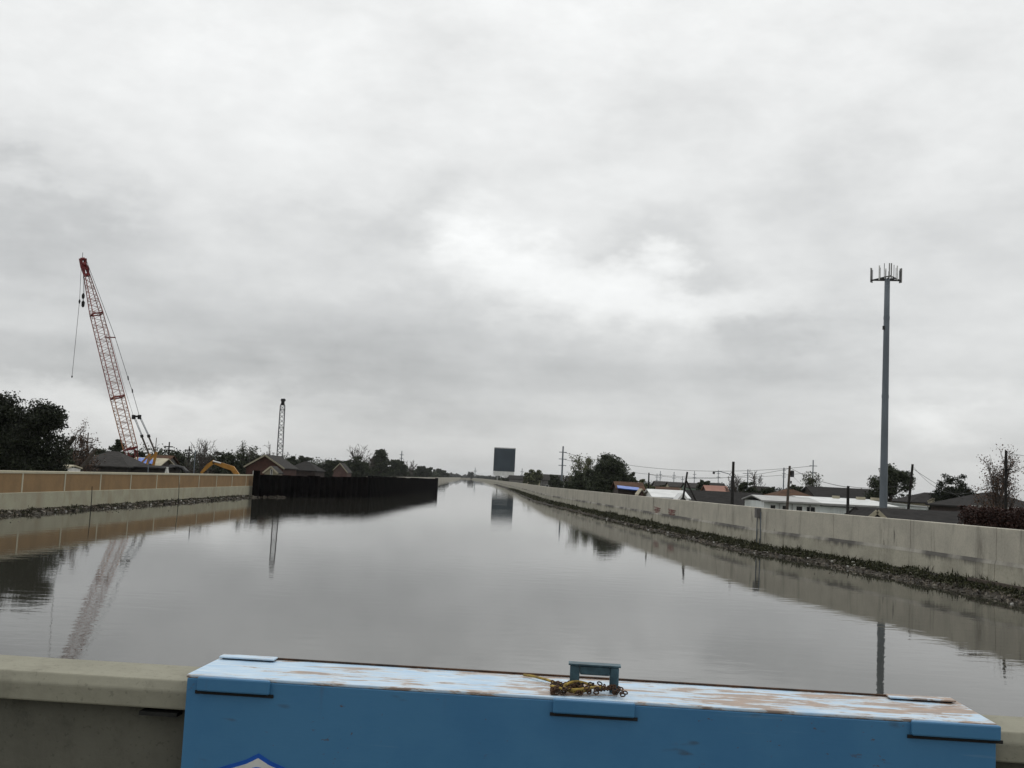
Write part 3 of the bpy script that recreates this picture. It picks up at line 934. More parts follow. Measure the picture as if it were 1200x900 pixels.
T('round_tree', 'last rounded far tree before the canal opens', 516, 550, 22, 1250, 'bushy', 25, GL, low=.08)
T('round_tree', 'lone grey tree far off at the canal bend', 552, 552, 7, 2300, 'small', 26, None, 'far_leaf', low=.1)
# right bank
T('round_tree', 'low dark tree at the foot of the billboard', 597, 557, 22, 900, 'bushy', 30, GR, low=.05)
T('round_tree', 'olive rounded tree behind the far row of houses', 625, 549.5, 24, 560, 'bushy', 31, GR, 'olive', low=.15, dens=.7)
T('round_tree', 'dark small tree left of the tall steel pole', 652, 555, 20, 420, 'bushy', 32, GR, low=.1)
T('bare_tree', 'pale half bare tree right of the tall steel pole', 683, 538, 38, 270, 'half', 33, GR, 'olive', low=.15, dens=1.5)
T('scrub_tree', 'dark undergrowth tree below the pale half bare tree', 680, 552, 40, 262, 'bushy', 34, GR, low=.05, dens=1.2)
T('broad_tree', 'large spreading tree, tallest above the far grey floodwall', 718, 532, 56, 235, 'pine', 35, GR, 'dark_leaf', low=.3, dens=2.0)
T('scrub_tree', 'dark thicket under the large spreading tree', 704, 553, 38, 232, 'bushy', 36, GR, low=.03, dens=1.2)
T('round_tree', 'dull green tree right of the large spreading tree', 741, 553, 26, 240, 'bushy', 37, GR, 'mid_leaf', low=.15)
T('round_tree', 'yellowish green tree beside the blue tarp roof', 757, 556, 26, 190, 'bushy', 38, GR, 'olive', low=.1)
T('round_tree', 'small dark tree left of the white roofed house', 774, 566, 16, 230, 'bushy', 39, GR, low=.1)
T('round_tree', 'isolated round dark tree above the salmon roof', 825, 558, 18, 320, 'bushy', 40, GR, low=.2)
T('bare_tree', 'bare grey tree just right of the tall black post', 862, 555, 30, 220, 'bare', 41, GR, low=.15, dens=1.5)
T('scrub_tree', 'dark shrubby tree behind the long dark roof', 877, 562, 30, 200, 'bushy', 42, GR, low=.08)
T('bare_tree', 'slim bare tree left of the transformer pole', 886, 553, 18, 215, 'bare', 43, GR, low=.25, dens=.9)
T('round_tree', 'dark tree close left of the transformer pole', 901, 564, 24, 210, 'bushy', 44, GR, low=.08)
T('round_tree', 'dark tree close right of the transformer pole', 933, 565, 24, 215, 'bushy', 45, GR, low=.1)
T('sparse_tree', 'sparse tree in front of the right pylon, over the brown roof', 953, 557, 26, 200, 'half', 46, GR, 'mid_leaf', low=.3, dens=1.2)
T('pine_tree', 'clumpy pine standing behind the cell tower', 1043, 537, 54, 188, 'pine', 47, GR, 'dark_leaf', low=.35, dens=2.0,
  blobs=[(.05, 0, .78, .26, .22), (-.25, 0, .55, .2, .2), (.33, 0, .7, .17, .14), (-.33, 0, .42, .15, .14), (.0, 0, .6, .2, .15)])
T('broad_tree', 'dense dome shaped tree behind the garage roof', 1118, 552, 58, 152, 'bushy', 48, GR, 'oak', low=.34, dens=2.2,
  blobs=[(.0, 0, .70, .42, .29), (-.22, 0, .56, .24, .2), (.24, 0, .56, .26, .24), (-.35, 0, .36, .12, .2), (.36, 0, .38, .14, .25)])
T('bare_tree', 'reddish nearly bare tree around the right crossarm pole', 1171, 530, 44, 92, 'half', 49, GR, 'brown_leaf', low=.15, dens=1.8)
T('bush', 'dark low bush against the slanting black pole', 1070, 603, 20, 83, 'small', 50, GR, 'mid_leaf', low=.05)
T('round_tree', 'dark tree beyond the building behind the cell tower', 1063, 574, 22, 220, 'bushy', 51, GR, low=.1)


def hedge(name, label, px0, px1, pyt, D, depth, leaf, seed, n=5000):
    a = P(px0, pyt, D); b = P(px1, pyt, D)
    root = thing(name, label, 'hedge', ((a.x + b.x) / 2, D, GZ))
    rng = np.random.default_rng(seed)
    zt = (a.z + b.z) / 2
    q = rng.uniform(0, 1, (n, 3))
    pts = np.empty((n, 3)); pts[:, 0] = a.x + (b.x - a.x) * q[:, 0]; pts[:, 1] = D + depth * q[:, 1]
    bump = np.array([mnoise.noise(Vector((x * 1.2, y * 1.2, seed))) for x, y, _ in pts]) * .35
    pts[:, 2] = GZ + (zt - GZ + bump) * np.sqrt(q[:, 2])
    leaf_mesh('foliage', pts, [.2] * n, MT[leaf], root, rng)
    st = MB()
    r = random.Random(seed)
    for i in range(14):
        x = a.x + (b.x - a.x) * (i + .5) / 14
        st.tube([(x, D + depth / 2, GZ), (x + r.uniform(-.3, .3), D + depth / 2, zt - .3)], [.05, .02], 5)
    st.build('stems', MT['bark'], root)


hedge('hedge', 'dark reddish hedge rising above the near end of the grey floodwall', 1143, 1235, 597, 62, 2.5, 'red_leaf', 5, 16000)


# far woods that read as one mass
def woods(px0, px1, D0, D1, h0, h1, n, seed, mat='far_leaf', ls=1.6):
    rng = np.random.default_rng(seed); pts = []
    while len(pts) < n:
        t = rng.uniform(); px = px0 + (px1 - px0) * t; D = D0 + (D1 - D0) * t
        x = P(px, hz(px), D).x
        D2 = D + rng.uniform(0, 60)
        h = (h0 + (h1 - h0) * t) * (.75 + .5 * mnoise.noise(Vector((px * .16, seed, 0))) + .25 * mnoise.noise(Vector((px * .6, seed, 3))))
        pts.append((x, D2, GZ + max(h, 1) * rng.uniform(0, 1)))
    tag(leaf_mesh('far_woods', pts, [ls * (D0 + D1) / 2 / 900] * n, MT[mat], None, rng), kind='stuff')


woods(505, 545, 1300, 2700, 13, 13, 7000, 1, ls=1.7)
woods(545, 585, 2750, 1500, 12, 11, 7000, 2, ls=1.6)
woods(580, 800, 1100, 900, 8.5, 9, 15000, 3, 'dark_leaf')
woods(760, 1010, 850, 700, 10.5, 9.5, 16000, 4, 'far_leaf')
woods(1000, 1260, 420, 360, 8, 7, 14000, 5, 'dark_leaf')
woods(-60, 150, 420, 420, 11, 10, 12000, 6, 'dark_leaf', 1.9)
woods(-420, -60, 330, 420, 9, 11, 16000, 9, 'dark_leaf', 2.0)
woods(1260, 1500, 330, 330, 8, 8, 9000, 10, 'dark_leaf', 2.0)
woods(140, 420, 470, 600, 13.5, 13, 22000, 7, 'dark_leaf', 1.9)
woods(410, 512, 620, 1150, 12, 10.5, 10000, 8, 'dark_leaf', 1.9)


# ------------------------------------------------------------------ houses
def house(name, label, px0, px1, ye, yr, D, depth, axis='x', wall='grey_wall', roof='dark_roof', hip=False, over=.45,
          fascia=None, windows=(), chimney=None, gable=None, group=None, yaw=0.0, cat='house', roofdepth=None):
    """front eave seen at ye, ridge at yr (photo rows); axis 'x' = ridge across the view, 'y' = gable faces the canal"""
    pm = (px0 + px1) / 2
    W = (px1 - px0) / F * D
    ze = P(pm, ye, D).z
    zr = P(pm, yr, D + (depth / 2 if axis == 'x' else 0)).z
    cx = P(pm, (ye + yr) / 2, D).x
    root = thing(name, label, cat, (cx, D + depth / 2, GZ), group)
    co, si = math.cos(yaw), math.sin(yaw)
    def L(x, y, z):
        return Vector((cx + x * co - y * si, D + depth / 2 + x * si + y * co, z))
    hw, hd = W / 2, depth / 2
    wl = MB()
    iw, idp = hw - (over if axis == 'x' else over), hd - over
    if axis == 'x':
        if hip:
            wl.hexa([L(-iw, -idp, GZ), L(iw, -idp, GZ), L(iw, idp, GZ), L(-iw, idp, GZ), L(-iw, -idp, ze), L(iw, -idp, ze), L(iw, idp, ze), L(-iw, idp, ze)])
        else:
            wl.prism([L(-iw, -idp, GZ), L(-iw, -idp, ze), L(-iw, 0, zr - .12), L(-iw, idp, ze), L(-iw, idp, GZ)], L(iw, 0, 0) - L(-iw, 0, 0))
    else:
        wl.prism([L(-iw, -idp, GZ), L(-iw, -idp, ze), L(0, -idp, zr - .15), L(iw, -idp, ze), L(iw, -idp, GZ)], L(0, idp, 0) - L(0, -idp, 0))
    wo = wl.build('wall', MT[wall], root)
    rf = MB(); t = .16
    if hip:
        ins = min(hd, hw * .85) if axis == 'x' else 0
        e = [L(-hw, -hd, ze), L(hw, -hd, ze), L(hw, hd, ze), L(-hw, hd, ze)]
        r0, r1 = L(-hw + ins, 0, zr), L(hw - ins, 0, zr)
        lowv = [v - Vector((0, 0, t)) for v in e]
        rf.add(e + [r0, r1] + lowv, [(0, 1, 5, 4), (1, 2, 5), (2, 3, 4, 5), (3, 0, 4), (0, 6, 7, 1), (1, 7, 8, 2), (2, 8, 9, 3), (3, 9, 6, 0), (6, 9, 8, 7)])
    elif axis == 'x':
        rf.prism([L(-hw, -hd, ze), L(-hw, 0, zr), L(-hw, hd, ze), L(-hw, hd, ze + t), L(-hw, 0, zr + t), L(-hw, -hd, ze + t)], L(hw, 0, 0) - L(-hw, 0, 0))
    else:
        rf.prism([L(-hw, -hd, ze), L(0, -hd, zr), L(hw, -hd, ze), L(hw, -hd, ze + t), L(0, -hd, zr + t), L(-hw, -hd, ze + t)], L(0, hd, 0) - L(0, -hd, 0))
    ro = rf.build('roof', MT[roof], root)
    if fascia:
        fm = MB()
        if axis == 'x':
            fm.bar(L(-hw, -hd - .03, ze + .03), L(hw, -hd - .03, ze + .03), .05, .2)
        else:
            fm.bar(L(-hw, -hd - .03, ze + .02), L(0, -hd - .03, zr + .02), .05, .28)
            fm.bar(L(0, -hd - .03, zr + .02), L(hw, -hd - .03, ze + .02), .05, .28)
        fm.build('fascia', MT[fascia], root)
    for (u0, u1, z0, z1) in windows:
        x0, x1 = -iw + 2 * iw * u0, -iw + 2 * iw * u1
        y = -idp - .03
        f = MB(); th = .1
        f.bar(L(x0, y, z0), L(x1, y, z0), .08, th); f.bar(L(x0, y, z1), L(x1, y, z1), .08, th)
        f.bar(L(x0, y, z0 + th / 2), L(x0, y, z1 - th / 2), th, .08); f.bar(L(x1, y, z0 + th / 2), L(x1, y, z1 - th / 2), th, .08)
        fo = f.build('window', MT['white'], root)
        pn = MB(); pn.box(tuple((L((x0 + x1) / 2, y + .015, (z0 + z1) / 2))), (x1 - x0 - th, .02, z1 - z0 - th), yaw)
        pn.build('pane', MT['glass'], fo)
    if chimney:
        c = MB(); p_ = L(chimney * hw, 0, 0); c.box((p_.x, p_.y, zr + .3), (.7, .6, 1.4)); c.build('chimney', MT['brick'], ro)
    return root, L


GHL, GHR = 'houses behind the tan floodwall', 'houses behind the grey floodwall'
house('house', 'dark house with a steep hip roof right of the big oak', 80, 152, 545.5, 528, 150, 11, 'x', 'dark_wall', 'grey_roof', True, group=GHL, windows=((.12, .22, 1.2, 2.6), (.5, .62, 1.0, 2.6)))
house('house', 'low brown house carrying a bright blue tarp on its roof', 148, 188, 546, 537, 185, 9, 'x', 'dark_brick', 'cream', group=GHL)
# tarp lies on that roof
tp = MB(); a = P(159, 545, 184.4); b_ = P(181, 545, 184.4); c_ = P(178, 538.4, 188.6); d_ = P(163, 538.0, 188.6)
vs, fs = [], []
nu, nv = 12, 8
for i in range(nu + 1):
    for j in range(nv + 1):
        u, v = i / nu, j / nv
        p = (a * (1 - u) + b_ * u) * (1 - v) + (d_ * (1 - u) + c_ * u) * v
        vs.append(p + Vector((0, -.1, .25 + .12 * mnoise.noise(Vector((u * 5, v * 5, 0))))))
k_ = len(vs); vs += [v - Vector((0, -.02, .06)) for v in vs]
for i in range(nu):
    for j in range(nv):
        q0 = i * (nv + 1) + j
        fs += [(q0, q0 + nv + 1, q0 + nv + 2, q0 + 1), (k_ + q0, k_ + q0 + 1, k_ + q0 + nv + 2, k_ + q0 + nv + 1)]
tp.add(vs, fs); tag(tp.build('tarp', MT['tarp']), 'bright blue tarp spread on the roof below the red crane', 'tarp')
house('long_shed', 'long low dark shed in front of the blue tarp roof', 118, 196, 548, 545.5, 152, 8, 'x', 'dark_wall', 'dark_roof', group=GHL)
house('house', 'red brick house with a plain gable facing the canal', 286, 334, 548.5, 533.5, 205, 14, 'y', 'brick', 'grey_roof', fascia='gable_cream', group=GHL, windows=((.2, .3, 2.4, 3.7),), over=.4)
house('porch', 'small cream gabled porch at the corner of the brick house', 308, 326, 555, 547, 188, 5, 'y', 'gable_cream', 'grey_roof', over=.25, fascia='cream', group=GHL, windows=((.5, .62, 3.2, 4.2),))
house('house', 'dark hip roofed house right of the lattice mast', 334, 372, 551, 540.5, 270, 14, 'x', 'dark_brick', 'dark_roof', True, group=GHL)
house('house', 'dim house with a pinkish gable behind the sheet piling', 388, 408, 554, 543, 380, 12, 'y', 'pink', 'grey_roof', fascia='cream', group=GHL)
house('shed', 'small white shed under the big oak', 67, 79, 549, 546, 112, 4, 'x', 'white', 'cream', group=GHL, over=.15)
house('house', 'low tan roofed house between the crane gantry and the first crossarm pole', 172, 196, 543, 534, 225, 9, 'x', 'grey_wall', 'brown_roof', group=GHL)

# right bank houses
for i, (x0, x1, ye, yr, D, ax, wl_, rf_, lab) in enumerate((
        (596, 616, 562, 557.5, 640, 'x', 'grey_wall', 'dark_roof', 'grey far house nearest the billboard'),
        (614, 634, 563, 557, 600, 'y', 'cream', 'grey_roof', 'far pale walled house with its gable to the canal'),
        (634, 662, 563.5, 556.5, 560, 'x', 'grey_wall', 'grey_roof', 'wide grey far house left of the tall steel pole'),
        (664, 690, 566, 559, 330, 'x', 'dark_brick', 'dark_roof', 'dim house hidden in the trees right of the tall steel pole'))):
    house('house', lab, x0, x1, ye, yr, D, 14, ax, wl_, rf_, group=GHR, windows=((.2, .32, 1, 2.5), (.6, .72, 1, 2.5)))
house('house', 'low brown roofed house carrying a strip of blue tarp', 722, 757, 574.5, 566, 175, 9, 'x', 'dark_brick', 'brown_roof', group=GHR)
q = MB(); a = P(724, 573.5, 174.6); b_ = P(750, 576.3, 174.6); up_ = Vector((0, 1.6, .42))
q.hexa([a + Vector((0, 0, .12)), b_ + Vector((0, 0, .12)), b_ + up_ + Vector((0, 0, .12)), a + up_ + Vector((0, 0, .12)), a + Vector((0, -.05, .25)), b_ + Vector((0, -.05, .25)), b_ + up_ + Vector((0, 0, .25)), a + up_ + Vector((0, 0, .25))])
tag(q.build('tarp', MT['tarp']), 'narrow strip of blue tarp along a brown roof edge near the trees', 'tarp')
house('shed', 'small pinkish gabled shed beside the strip of blue tarp', 748, 757, 581, 574, 150, 4, 'y', 'pink', 'cream', group=GHR, over=.2)
house('house', 'low house with a dull red roof left of the white roofed house', 756, 800, 578, 571.5, 200, 10, 'x', 'dark_brick', 'brown_roof', group=GHR)
house('house', 'white metal roofed house beside the crossed black posts', 764, 810, 584.5, 575.5, 142, 11, 'x', 'white', 'white_roof', group=GHR, over=.3)
house('porch', 'tiny dark fronted gable below the crossed black posts', 793, 808, 588.5, 579.5, 136, 4, 'y', 'dark_wall', 'white_roof', group=GHR, over=.15, fascia='white')
house('house', 'house with a flat salmon coloured roof', 828, 856, 578, 570, 260, 9, 'x', 'pink', 'orange', group=GHR, chimney=None)
house('long_house', 'long low house with a plain dark roof behind the tall black post', 806, 902, 594, 577.5, 158, 11, 'x', 'dark_wall', 'dark_roof', group=GHR, yaw=-.04)
for i, (x0, x1, ye, yr, D, wl_, rf_, lab) in enumerate((
        (768, 786, 570, 564.5, 420, 'grey_wall', 'grey_roof', 'far grey roof behind the white roofed house'),
        (784, 804, 571, 565.5, 400, 'cream', 'grey_roof', 'far pale fronted house just left of the crossed black posts'),
        (804, 824, 572, 566.5, 380, 'green_wall', 'grey_roof', 'far pale green house right of the crossed black posts'),
        (832, 852, 571.5, 566.5, 430, 'grey_wall', 'dark_roof', 'far dark roof behind the salmon roofed house'),
        (888, 908, 577, 571, 260, 'pink', 'dark_roof', 'far reddish house left of the transformer pole'))):
    house('house', lab, x0, x1, ye, yr, D, 12, 'x', wl_, rf_, group=GHR)
house('house', 'house with a broad brown hip roof behind the white workshop', 903, 972, 587, 574, 170, 13, 'x', 'dark_brick', 'brown_roof', True, group=GHR)
house('house', 'house with a long dark roof between the brown roof and the pine', 956, 1034, 586, 573, 188, 13, 'x', 'dark_brick', 'dark_roof', group=GHR)
house('house', 'wide dark roofed house behind the dome shaped tree', 1066, 1142, 590, 578, 195, 12, 'x', 'cream', 'dark_roof', True, group=GHR)
house('shed', 'small cream walled shed seen under the dome shaped tree', 1100, 1120, 589, 585.5, 184, 5, 'x', 'cream', 'cream', group=GHR, over=.1)
house('house', 'dark roofed house at the right edge behind the reddish tree', 1138, 1240, 596, 579, 110, 12, 'x', 'dark_brick', 'dark_roof', True, group=GHR, fascia='white')
house('garage', 'low garage with dark roof and white eaves right below the cell tower', 1020, 1146, 614, 600, 76, 6.5, 'x', 'cream', 'dark_roof', group=GHR, fascia='white', over=.5)
# cross gable of the garage
house('gable_wing', 'little white trimmed dark gable at the left end of the garage', 1018, 1038, 608.5, 599.5, 75, 4.5, 'y', 'dark_wall', 'dark_roof', group=GHR, fascia='cream', over=.15)

# white metal workshop
ws = thing('workshop', 'long white metal workshop with a pale roof and shuttered windows', 'building', P(980, 590, 146))
D1 = 140.0
def pw(px, py, D): return P(px, py, D)
z_e = P(960, 590.5, D1).z
xa, xm, xb = P(896, 590, D1).x, P(962, 590, D1).x, P(1056, 592, D1).x
q = MB(); q.box(((xa + xm) / 2, D1 + 6, (z_e + GZ) / 2), (xm - xa, 11.4, z_e - GZ)); q.build('wall', MT['metal_siding'], ws)
q = MB()
nst = 46
for i in range(nst):
    x0 = xm + (xb - xm) * i / nst; x1 = xm + (xb - xm) * (i + .55) / nst
    q.box(((x0 + x1) / 2, D1 + .26, (z_e - .3 + GZ) / 2), (x1 - x0, .08, z_e - .3 - GZ))
q.box(((xm + xb) / 2 + .02, D1 + 6.3, (z_e - .3 + GZ) / 2), (xb - xm - .06, 12, z_e - .3 - GZ))
q.build('ribbed_wall', MT['metal_siding'], ws)
zr = P(960, 584.5, D1 + 10).z
q = MB(); t = .14
q.prism([(xa - .4, D1 - .3, z_e), (xa - .4, D1 + 6, zr), (xa - .4, D1 + 12, z_e), (xa - .4, D1 + 12, z_e + t), (xa - .4, D1 + 6, zr + t), (xa - .4, D1 - .3, z_e + t)], (xm - xa + .4, 0, 0))
q.build('roof', MT['grey_metal_roof'], ws)
q = MB(); zr2 = zr + .12
q.prism([(xm + .02, D1 - .3, z_e - .18), (xm + .02, D1 + 14, zr2), (xm + .02, D1 + 28, z_e), (xm + .02, D1 + 28, z_e + t), (xm + .02, D1 + 14, zr2 + t), (xm + .02, D1 - .3, z_e - .18 + t)], (xb - xm + .5, 0, 0))
q.build('roof', MT['white_roof'], ws)
q = MB(); q.box(((xa + xb) / 2, D1 - .36, z_e + .02), (xb - xa + .9, .08, .2)); q.build('fascia', MT['grey_metal_roof'], ws)
for (x0, x1) in ((903, 909.5), (917, 924), (933.5, 941), (945.5, 956)):
    a, b_ = P(x0, 596, D1).x, P(x1, 596, D1).x
    f = MB(); zt, zb = z_e - .42, z_e - 1.45
    for (u, v) in (((a, zb), (b_, zb)), ((a, zt), (b_, zt))): f.bar((u[0], D1 + .27, u[1]), (v[0], D1 + .27, v[1]), .1, .09)
    for x in (a, b_): f.bar((x, D1 + .27, zb + .05), (x, D1 + .27, zt - .05), .09, .1)
    fo = f.build('window', MT['white'], ws)
    pn = MB(); pn.box(((a + b_) / 2, D1 + .265, (zt + zb) / 2 - .08), (b_ - a - .1, .03, zt - zb - .25)); pn.build('shutter', MT['shade'], fo)
    pn = MB(); pn.box(((a + b_) / 2, D1 + .25, (zt + zb) / 2), (b_ - a - .09, .02, zt - zb - .09)); pn.build('pane', MT['glass'], fo)
for x in (914, 929, 950):
    f = MB(); xx = P(x, 594, D1).x; f.box((xx, D1 + .2, (z_e + GZ) / 2 - .1), (.12, .14, z_e - GZ - .2)); f.build('post', MT['grey_metal_roof'], ws)
for (x0, x1) in ((975, 982), (1003, 1012), (1020, 1032)):
    f = MB(); a, b_ = P(x0, 584, D1 + 13).x, P(x1, 584, D1 + 13).x
    f.box(((a + b_) / 2, D1 + 12.6, zr2 + .22), (b_ - a, .8, .4)); f.build('roof_vent', MT['cream'], ws)

# second metal building, gable rake running down to the right
D2 = 162.0
mb2 = thing('metal_building', 'pale ribbed metal building behind the cell tower, its edge sloping right', 'building', P(1090, 595, D2))
x0, x1 = P(1030, 588, D2).x, P(1131, 600, D2).x
zl, zrr = P(1036, 588, D2).z, P(1131, 599, D2).z
q = MB(); nst = 44
for i in range(nst):
    a, b_ = x0 + (x1 - x0) * i / nst, x0 + (x1 - x0) * (i + .55) / nst
    za, zb = zl + (zrr - zl) * i / nst, zl + (zrr - zl) * (i + .55) / nst
    q.prism([(a, D2, GZ), (a, D2, za - .1), (b_, D2, zb - .1), (b_, D2, GZ)], (0, .08, 0))
q.prism([(x0, D2 + .08, GZ), (x0, D2 + .08, zl - .1), (x1, D2 + .08, zrr - .1), (x1, D2 + .08, GZ)], (0, 16, 0))
q.build('ribbed_wall', MT['metal_siding'], mb2)
q = MB(); q.prism([(x0 - .2, D2 - .15, zl - .09), (x0 - .2, D2 - .15, zl + .08), (x1 + .3, D2 - .15, zrr + .08), (x1 + .3, D2 - .15, zrr - .09)], (0, 16.5, 0)); q.build('roof', MT['white_roof'], mb2)

# ------------------------------------------------------------------ cell tower
TD = 100.0
tb = P(1035, 600, TD); ttop = P(1040.6, 327, TD); X = tb.x
ct = thing('cell_tower', 'tall grey monopole cell tower with antennas on a triangular top platform', 'tower', (X, TD, GZ))
q = MB()
zs = np.linspace(GZ, ttop.z, 8)
q.tube([(X, TD, z) for z in zs], [(9.6 + (6.2 - 9.6) * i / 7) / 2 / F * TD for i in range(8)], 18)
q.build('pole', MT['steel_grey'], ct, smooth=True)
for z in zs[2:7:2]:
    q = MB(); rr = (9.6 + (6.2 - 9.6) * (z - GZ) / (ttop.z - GZ)) / 2 / F * TD
    q.tube([(X, TD, z - .15), (X, TD, z + .15)], rr + .02, 18); q.build('flange', MT['steel_grey'], ct)
pf = MB(); Rr = 1.55; tri = []
for k in range(3):
    t = R(-100 + 120 * k); tri.append(Vector((X + Rr * math.cos(t), TD + Rr * math.sin(t), ttop.z)))
for k in range(3):
    a, b_ = tri[k], tri[(k + 1) % 3]
    pf.bar(a, b_, .08, .09); pf.bar(Vector((X, TD, ttop.z)), a, .08, .12); pf.bar((a + b_) / 2, Vector((X, TD, ttop.z - .02)), .07, .1)
pf.build('platform', MT['dark_steel'], ct)
for k in range(3):
    a, b_ = tri[k], tri[(k + 1) % 3]
    for t in (.06, .5, .94):
        p = a + (b_ - a) * t; o_ = (p - Vector((X, TD, p.z))).normalized()
        am = MB(); p2 = p + o_ * .16
        am.box((p2.x, p2.y, p2.z + .5), (.10, .08, 1.4), math.atan2(o_.y, o_.x) + math.pi / 2)
        am.build('antenna', MT['white'] if t == .5 else MT['shade'], ct)
        mm = MB(); mm.tube([p + o_ * .04 + Vector((0, 0, -.25)), p + o_ * .04 + Vector((0, 0, 1.0))], .022, 6); mm.build('mount_pipe', MT['dark_steel'], ct)
for dx, hh in ((.12, .75), (-.3, 1.5), (.62, 1.4)):
    mm = MB(); mm.tube([(X + dx, TD, ttop.z), (X + dx, TD, ttop.z + hh)], .03, 6); mm.build('whip', MT['dark_steel'], ct)
q = MB(); rr = .3
q.box((X - rr - .02, TD - .12, GZ + (ttop.z - GZ) * .82), (.14, .2, .35)); q.build('cable_port', MT['dark_steel'], ct)

# ------------------------------------------------------------------ billboard
BD = 900.0
a, b_ = P(579.6, 525, BD), P(603, 553, BD)
bb = thing('billboard', 'tall dark rectangular billboard with a white band beneath it', 'billboard', ((a.x + b_.x) / 2, BD, GZ))
W = b_.x - a.x; xc = (a.x + b_.x) / 2
q = MB(); q.box((xc, BD, (a.z + b_.z) / 2), (W, 1.2, a.z - b_.z)); 
for k in range(1, 6): q.box((xc - W / 2 + W * k / 6, BD - .66, (a.z + b_.z) / 2), (.18, .1, a.z - b_.z - .4))
for k in range(1, 5): q.box((xc, BD - .70, b_.z + (a.z - b_.z) * k / 5), (W - .4, .08, .18))
q.build('face_panel', MT['billboard'], bb)
q = MB(); q.box((xc, BD, a.z + .4), (W * 1.01, 1.6, .5))
q.box((xc - W / 2 - .15, BD, (a.z + b_.z) / 2 - 1.5), (.3, 1.4, a.z - b_.z + 3)); q.build('edge_frame', MT['grey_metal_roof'], bb)
zb2 = P(591, 558, BD).z
q = MB(); q.box((xc, BD, (b_.z + zb2) / 2), (W * .97, .9, b_.z - zb2 - .1)); q.build('white_band', MT['white'], bb)
for s in (-.3, .3):
    q = MB(); q.tube([(xc + s * W, BD + 1.2, GZ), (xc + s * W, BD + 1.2, a.z - 2)], .6, 12); q.build('post', MT['grey_metal_roof'], bb)
q = MB(); q.box((xc + W * .1, BD - .2, zb2 - 1.3), (W * .25, 1.0, 2.5)); q.build('white_box', MT['white'], bb)


# ------------------------------------------------------------------ poles, pylons, lamps
def upole(name, label, px, pyt, D, wpx=3, arms=(), lean_px=0.0, mat='creo', group='utility poles', extra=None, cat='utility pole'):
    top = P(px, pyt, D); r = max(wpx / 2 / F * D, .04)
    # foot straight down, plus a lean measured in photo pixels over the height
    foot = Vector((top.x + lean_px / F * D, D, GZ))
    root = thing(name, label, cat, foot, group)
    q = MB(); q.tube([foot, foot * .5 + top * .5, top], [r * 1.1, r, r * .85], 8); q.build('post', MT[mat], root)
    for (py, half, th) in arms:
        c = P(px, py, D); t = (c.z - foot.z) / (top.z - foot.z); cx = foot.x + (top.x - foot.x) * t
        hw = half / F * D
        q = MB(); q.bar((cx - hw, D - r - .06, c.z), (cx + hw, D - r - .06, c.z), max(th / F * D, .06)); ar = q.build('crossarm', MT[mat], root)
    return root, foot, top


G1 = 'utility poles behind the tan floodwall'; G2 = 'utility poles behind the grey floodwall'; G3 = 'transmission poles far beyond the houses'
upole('utility_pole', 'pole with one crossarm between the oak and the crane', 103.5, 507, 190, 1.7, ((513.5, 6, 1), (518.5, 5, 1)), 0, 'pole_wood', G1)
upole('utility_pole', 'dark pole with two crossarms right of the crane', 198.6, 518, 290, 1.8, ((523.5, 5, 1.2), (527.5, 5, 1.2)), 0, 'creo', G1)
upole('utility_pole', 'shorter pole with two crossarms left of the bare tree', 222, 523, 330, 1.6, ((527.5, 4, 1), (531.5, 4, 1)), 0, 'creo', G1)
upole('utility_pole', 'thin bare pole just right of the crane gantry', 183.5, 513, 240, 1.0, (), -1, 'pole_wood', G1)
upole('utility_pole', 'thin pale pole in front of the bare tree by the excavator', 229, 528, 160, 1.3, (), 0, 'steel_grey', G1)
upole('utility_pole', 'slim pole left of the dark lattice mast', 316.5, 521, 300, 1.0, (), 0, 'pole_wood', G1)
upole('utility_pole', 'slender grey pole rising from the wall below the crane gantry', 174.8, 535, 150, 1.4, (), 0, 'steel_grey', G1)
upole('transmission_pole', 'hazy pylon with two crossarms above the left treeline', 471, 528.5, 900, 1.2, ((533, 2.4, .7), (537, 2.2, .7)), 0, 'steel_grey', G3)
upole('transmission_pole', 'tall steel pole with three long crossarms above the right bank', 660, 523, 520, 2.0, ((530, 4.5, .8), (538, 4.5, .8), (545.5, 4.5, .8)), 0, 'steel_grey', G3)
upole('transmission_pole', 'tall steel pole with two crossarms above the brown roof', 953, 539, 420, 1.5, ((546, 4.5, .7), (553.5, 4, .7)), 0, 'steel_grey', G3)
upole('transmission_pole', 'steel pole with short arms just left of the transformer pole', 918.7, 548, 500, 1.5, ((551, 2.2, .6), (555, 2.2, .6), (559, 2.2, .6)), 0, 'steel_grey', G3)
upole('transmission_pole', 'steel pole with long crossarm right of the tall black post', 876.5, 550, 560, 1.3, ((555, 6, .6),), 0, 'steel_grey', G3)
for px, pt, lab in ((790, 553, 'hazy far pylon left of the crossed black posts'), (774, 552, 'hazy far pylon right of the olive tree'),
                    (770, 555, 'fainter hazy pylon close beside the olive tree'), (814, 552, 'hazy far pylon right of the crossed black posts'),
                    (842, 551, 'hazy far pylon between the round tree and the black post'), (800, 558, 'short far pylon just left of the crossed black posts'),
                    (892, 557, 'faint far pylon above the reddish house'), (612, 549, 'thin far pole behind the row of far houses'),
                    (557, 548, 'faint pylon far off above the canal bend')):
    upole('transmission_pole', lab, px, pt, 1100 if px != 557 else 2300, .8, ((pt + 4, 2, .5), (pt + 8, 2, .5)), 0, 'steel_grey', G3)
upole('utility_pole', 'thick short pole between the olive tree and the tarp strip', 760.5, 554, 160, 1.9, (), .5, 'creo', G2)
upole('utility_post', 'tall thick black post in front of the long dark roof', 859.5, 541, 150, 3.6, (), 0, 'creo', G2)
upole('utility_post', 'short black post before the white workshop', 994, 569.5, 104, 3.8, (), 0, 'creo', G2)
